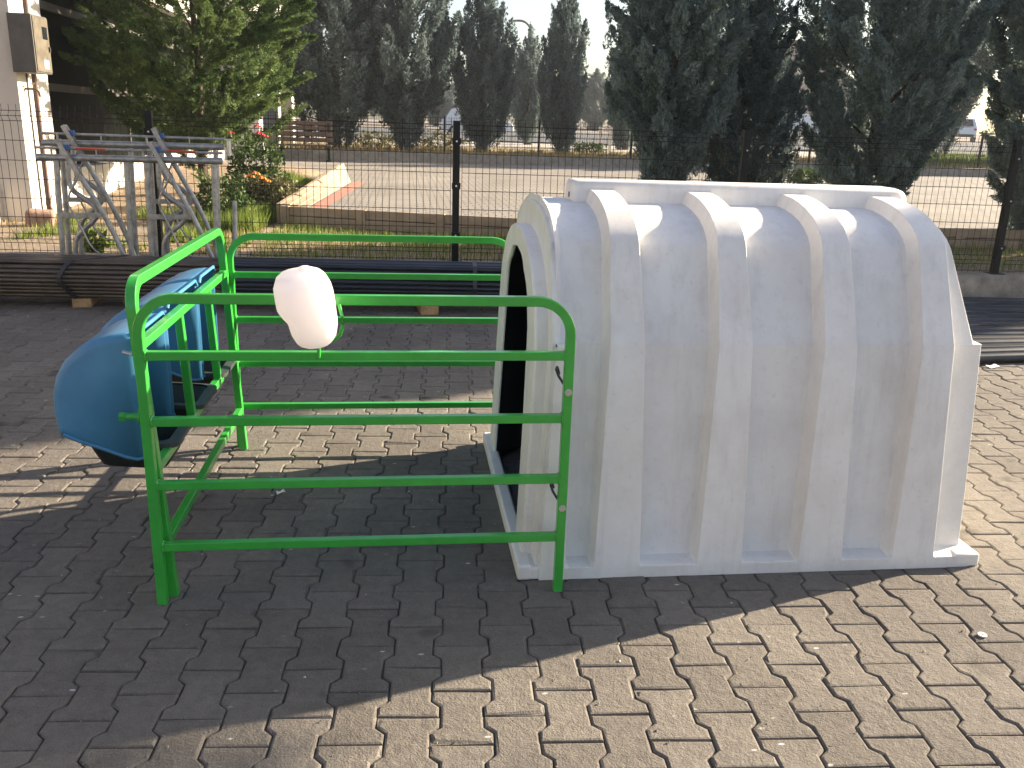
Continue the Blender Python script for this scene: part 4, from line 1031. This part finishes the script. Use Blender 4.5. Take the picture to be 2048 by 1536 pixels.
# ------------------------------------------------------------------ building on the left
def building():
    t = thing('white_building', 'white building with tall columns and dark glazing along the left', 'building', (-5, 11.8, 0))
    O = Vector((-5, 11.8, 0))
    def bx(lo, hi, name, mt, par=t, bev=None):
        b = MB(); b.box(tuple(Vector(lo)-O), tuple(Vector(hi)-O)); return b.build(name, mt, par, bevel=bev)
    bx((-12,12.05,0),(-5.05,38,6.6), 'main_wall', M['white'])
    bx((-12,11.75,0),(-4.60,12.72,7.0), 'column', M['plaster'])
    bx((-12,11.2,0.0),(-4.95,11.75,0.62), 'plinth', M['plaster'])
    bx((-12,11.70,1.0),(-5.1,11.748,4.2), 'side_window', M['glass'])
    bx((-5.05,12.72,0),(-4.62,24.6,0.80), 'plinth', M['white'], bev=(.02,2))
    g = bx((-5.048,12.72,.80),(-4.86,24.6,3.55), 'window', M['glass'])
    for z in (1.88, 2.93): bx((-4.86,12.72,z-.05),(-4.79,24.6,z+.05), 'transom', M['frame'], g)
    for y in (13.35,17.0,20.6): bx((-4.86,y-.02,.80),(-4.84,y+.02,3.55), 'mullion', M['frame'], g)
    bx((-5.05,12.72,3.55),(-4.62,24.6,6.6), 'spandrel', M['white'])
    # rear wing with columns
    for y in (24.6, 28.3, 32.0):
        bx((-5.05,y,0),(-3.75,y+.75,7.0), 'column', M['white'])
    for y in (25.35, 29.05, 32.75):
        g = bx((-5.04,y,.7),(-4.35,y+2.95,3.9), 'window', M['glass']); bx((-4.35,y,2.1),(-4.31,y+2.95,2.2), 'transom', M['frame'], g)
        bx((-5.04,y,0),(-4.2,y+2.95,.7), 'plinth', M['white'])
        bx((-5.04,y,3.9),(-3.80,y+2.95,7.0), 'spandrel', M['white'])
    # wall lamp
    bx((-3.75,28.5,3.45),(-3.40,28.75,3.62), 'wall_lamp', M['plaster'])
    bx((-4.60,12.20,.3),(-4.56,12.25,7.0), 'drain_pipe', M['rust'])
    bx((-4.60,12.02,.3),(-4.585,12.04,2.0), 'conduit', M['frame'])
    # tap
    b = MB(); b.tube([Vector(q)-O for q in ((-4.60,11.95,1.82),(-4.48,11.95,1.82),(-4.44,11.95,1.79),(-4.43,11.95,1.73))], .014, 8); b.tube([Vector(q)-O for q in ((-4.5,11.95,1.82),(-4.5,11.95,1.88))], .008, 8); b.tube([Vector(q)-O for q in ((-4.5,11.91,1.885),(-4.5,11.99,1.885))], .008, 8); b.build('tap', M['rust'], t, smooth=50)
    return t
building()
# unseen pale block added left of the yard to bounce warm sunlight
t = thing('added_bounce_building', 'long pale building added left of the yard, outside the picture, to bounce sunlight', 'building', (-9.5,0,0))
b = MB(); b.box((-6,-9,0),(0,6.5,6.0)); b.build('wall', M['ochre'], t)
b = MB(); b.box((-6.1,-9.1,6.01),(.12,6.6,6.2)); b.build('roof_edge', M['frame'], t)
for k in range(3):
    b = MB(); b.box((-.02,-7.5+k*4.6,1.2),(.03,-5.0+k*4.6,3.4)); b.build('window', M['glass'], t)
# meter cabinet on the column
t = thing('meter_cabinet', 'dark metal meter cabinet with a small black window on the white column', 'cabinet', (-4.46, 11.95, 2.0))
b = MB(); b.box((-.138,-.29,0),(.13,.20,.66)); b.build('case', M['box'], t, bevel=(.006,2))
b = MB(); b.box((.131,-.27,.02),(.142,.18,.64)); dr = b.build('door', M['boxdoor'], t, bevel=(.004,2))
b = MB(); b.box((.143,-.02,.40),(.148,.12,.54)); b.build('window', M['cardark'], dr)
b = MB(); b.box((.143,.13,.26),(.158,.16,.32)); b.build('handle', M['rubber'], dr)
b = MB(); b.box((.143,-.06,.06),(.147,.08,.16)); b.build('sticker', M['paper'], dr)
# brick lump by the wall
b = MB(); b.box((-.16,-.13,0),(.16,.13,.24)); o = b.build('stone_block', M['brick'], bevel=(.05,3)); o.location = (-4.38,11.35,.18); o.rotation_euler = (0.05,.08,.3); tag(o, 'rounded brown stone block at the foot of the white wall', 'stone')
b = MB(); b.add([(-6,8.9,.215),(-2.9,8.9,.215),(-2.55,12.0,.235),(-4.55,12.1,.235),(-6,12.1,.235)], [(0,1,2,3,4)]); struct(b.build('sandy_path', M['dirt']))

# ------------------------------------------------------------------ bench
t = thing('park_bench', 'brown slatted bench seen from behind, beyond the rose bush', 'bench', (-2.62,25.2,.45))
for z, y in ((.50,.30),(.65,.34),(.80,.37),(.93,.40)):
    b = MB(); b.box((-.72,y-.02-.5,z),(.72,y+.02-.5,z+.115)); b.build('back_slat', M['benchwood'], t, bevel=(.008,2))
for y in (-.02,.13,.28):
    b = MB(); b.box((-.72,y-.055-.4,.40),(.72,y+.055-.4,.44)); b.build('seat_slat', M['benchwood'], t, bevel=(.008,2))
for x in (-.62,.62):
    b = MB(); b.box((x-.04,-.45,0),(x+.04,.0,.05)); b.box((x-.035,-.26,.05),(x+.035,-.18,.40)); b.box((x-.03,-.43,.36),(x+.03,.0,.398)); b.box((x-.025,-.17,.40),(x+.025,-.12,1.0)); b.build('leg', M['fence'], t)

# ------------------------------------------------------------------ street: lamp, cars, far buildings
t = thing('street_lamp', 'tall thin grey street lamp with curved arm against the sky', 'street lamp', (8.25,60,1.0))
b = MB(); b.tube([(0,0,0),(0,0,3),(0,0,6.2)] + [(-.75+.75*math.cos(a), 0, 6.2+.75*math.sin(a)) for a in [PI/2*k/8 for k in range(1,9)]] + [(-1.1,0,6.93)], .07, 8, up=(0,1,0)); b.build('pole', M['frame'], t, smooth=50)
b = MB(); b.box((-1.5,-.12,6.86),(-1.0,.12,6.98)); b.build('lamp_head', M['frame'], t, bevel=(.04,2))
def car(name, label, loc, rz, wagon):
    t = thing(name, label, 'car', loc); t.rotation_euler = (0,0,rz)
    side = [(-2.2,.35),(-2.25,.7),(-2.15,.98),(-1.95,1.05),(-1.55,1.60),(-.9,1.68),(.3,1.66),(.75,1.5),(1.25,1.05),(2.0,.92),(2.22,.7),(2.2,.35)]
    b = MB(); rings = [[(x, y, z) for x, z in side] for y in (-.88,.88)]
    rings = [[(x*.97, -.90 if z < 1.06 else -.72, z) for x, z in side], [(x, -.86 if z < 1.06 else -.66, z + .0) for x, z in side], [(x, .86 if z < 1.06 else .66, z) for x, z in side], [(x*.97, .90 if z < 1.06 else .72, z) for x, z in side]]
    b.loft(rings, True, True, True); b.build('body', M['carwhite'], t, smooth=40, bevel=(.03,2))
    for s in (-1,1):
        b = MB(); b.add([(x, s*(.885-.17*((z-1.02)/.5)), z) for x, z in ((-1.75,1.10),(1.0,1.10),(.55,1.50),(-1.42,1.52))], [(0,1,2,3)]); b.build('side_window', M['cardark'], t)
        b = MB(); b.box((-2.235,s*.80-.12 if s>0 else s*.80-.06,.82),(-2.12,s*.80+.06 if s>0 else s*.80+.12,.97)); b.build('tail_lamp', M['carred'], t, bevel=(.02,2))
        for x in (-1.4,1.4):
            b = MB(); b.cyl((x, s*.78, .33), .33, s*.14, 20, (0,1,0)); wv = b.build('wheel', M['rubber'], t, smooth=40)
            b = MB(); b.cyl((x, s*.921, .33), .20, s*.01, 16, (0,1,0)); b.build('rim', M['zinc'], wv)
    b = MB(); b.add([(-1.99,-.62,1.10),(-1.99,.62,1.10),(-1.60,.52,1.56),(-1.60,-.52,1.56)], [(0,1,2,3)]); rw = b.build('rear_window', M['cardark'], t); rw.location = (-.03,0,.01)
    b = MB(); b.box((-2.262,-.7,.36),(-2.19,.7,.55)); b.build('bumper', M['rubber'], t, bevel=(.03,2))
    return t
car('parked_car', 'white hatchback seen from behind through the gap between the right cypresses', (40.4,62,1.35), 1.05, True)
car('parked_car', 'pale car half hidden behind the big cypress, left of the white hatchback', (29.3,63,1.25), 0.1, True)
car('delivery_van', 'pale vehicle glimpsed behind the pointed cypress right of the fence post', (4.5,56,.75), 0.0, True)
t = thing('far_building', 'distant brown flat-roofed building behind the cypresses', 'building', (49.5,112,0))
b = MB(); b.box((-3.2,-2,0),(5.5,10,12.2)); b.build('wall', M['mauve'], t)
b = MB(); b.box((-3.4,-2.2,12.21),(5.7,10.2,12.5)); b.build('roof', M['mauve'], t)
for k in range(3):
    for q in range(3):
        b = MB(); b.box((-2.6+q*2.7,-2.05,2+k*3.2),(-1.2+q*2.7,-1.995,3.6+k*3.2)); b.build('window', M['cardark'], t)
for k, x in enumerate((7.35, 7.75)):
    b = MB(); b.box((-.05,-.05,0),(.05,.05,.9)); o = b.build('bollard', M['white'], bevel=(.01,2)); o.location = (x, 33.5, .705); tag(o, 'pale thin post beyond the far fence, %s of a pair' % ('left' if k == 0 else 'right'), 'bollard', 'pale posts beyond the far fence')

# ------------------------------------------------------------------ grit and straw bits on the paving
def grit():
    rng = np.random.default_rng(77); n = 2600
    x = rng.uniform(-4.5,5.5,n); y = 1.2 + 6.6*rng.random(n)**1.3; s = .0014 + .0030*rng.random(n)**3
    a = rng.random(n)*2*PI; L_ = s*np.where((rng.random(n) < .12) & (s < .003), 4.5, 1.3); q = []
    c = np.column_stack([x, y, np.full(n,.0022)])
    d = np.column_stack([np.cos(a),np.sin(a),np.zeros(n)])*L_[:,None]; e = np.column_stack([-np.sin(a),np.cos(a),np.zeros(n)])*s[:,None]; u = np.column_stack([np.zeros(n),np.zeros(n),s*1.1])
    for f in ((d,e),(e,-d),(-d,-e),(-e,d)): q.append(np.stack([c+f[0], c+f[1], c+u], axis=1))
    o = fast_mesh('grit', np.concatenate(q).reshape(-1,3), None, 3, M['grit'], np.tile(rng.random(n)**2.2, 4))
    struct(o, 'stuff')
M['grit'] = leaf_mat('grit_and_straw', (0.11,0.095,0.08), (0.62,0.58,0.50), 0.0)
grit()
# unseen tree added on the right, crown raised to shade the lower left corner
tree('added_shade_tree', 'tall high-crowned tree added outside the picture to shade the lower left corner', (13.0,5.46,0), [(0,1.3),(.12,1.4),(.3,1.3),(.6,.9),(1,.1)], 4.4, 5.75, 3000, 40, (.12,.05), 91, M['bush'], .07, None, n_limb=20, lift=.6, plume=(.4,.12))
# ------------------------------------------------------------------ small litter
def scrap(x, y, s, rz, lab, hole=False):
    b = MB()
    if hole:
        n = 20; R = [[(r*math.cos(2*PI*k/n), r*math.sin(2*PI*k/n), z) for k in range(n)] for r, z in ((s*.3,.003),(s*.32,.005),(s,.005),(s,.001),(s*.3,.001))]
        b.loft(R)
        name = 'plastic_washer'
    else:
        b.add([(-s,-s*.5,.004),(s*.2,-s*.6,.012),(s,-s*.2,.006),(s*.8,s*.5,.018),(-s*.1,s*.4,.008),(-s*.9,s*.5,.015)], [(0,1,4,5),(1,2,3,4)]); name = 'paper_scrap'
    o = b.build(name, M['paper']); o.location = (x, y, 0.003); o.rotation_euler = (0,0,rz); tag(o, lab, 'litter')
scrap(4.28,5.70,.055,.3,'crumpled white scrap at the near edge of the loose tubes')
scrap(1.925,2.362,.0145,0,'small white round washer on the sunlit paving, right front',True)
scrap(-0.54,3.65,.020,.4,'white curled scrap on the shaded paving inside the pen')

# ------------------------------------------------------------------ thin air haze
b = MB(); b.box((-75,-30,-1.1),(150,170,16.0)); hz = b.build('haze', None if False else [])
hm = bpy.data.materials.new('thin_haze'); hm.use_nodes = True
for n in list(hm.node_tree.nodes):
    if n.type == 'BSDF_PRINCIPLED': hm.node_tree.nodes.remove(n)
pv = hm.node_tree.nodes.new('ShaderNodeVolumePrincipled'); pv.inputs['Color'].default_value = (0.86,0.92,1,1); pv.inputs['Density'].default_value = 0.0008; pv.inputs['Anisotropy'].default_value = 0.2
hm.node_tree.links.new(pv.outputs[0], hm.node_tree.nodes['Material Output'].inputs['Volume'])
hz.data.materials.append(hm); struct(hz, 'stuff')
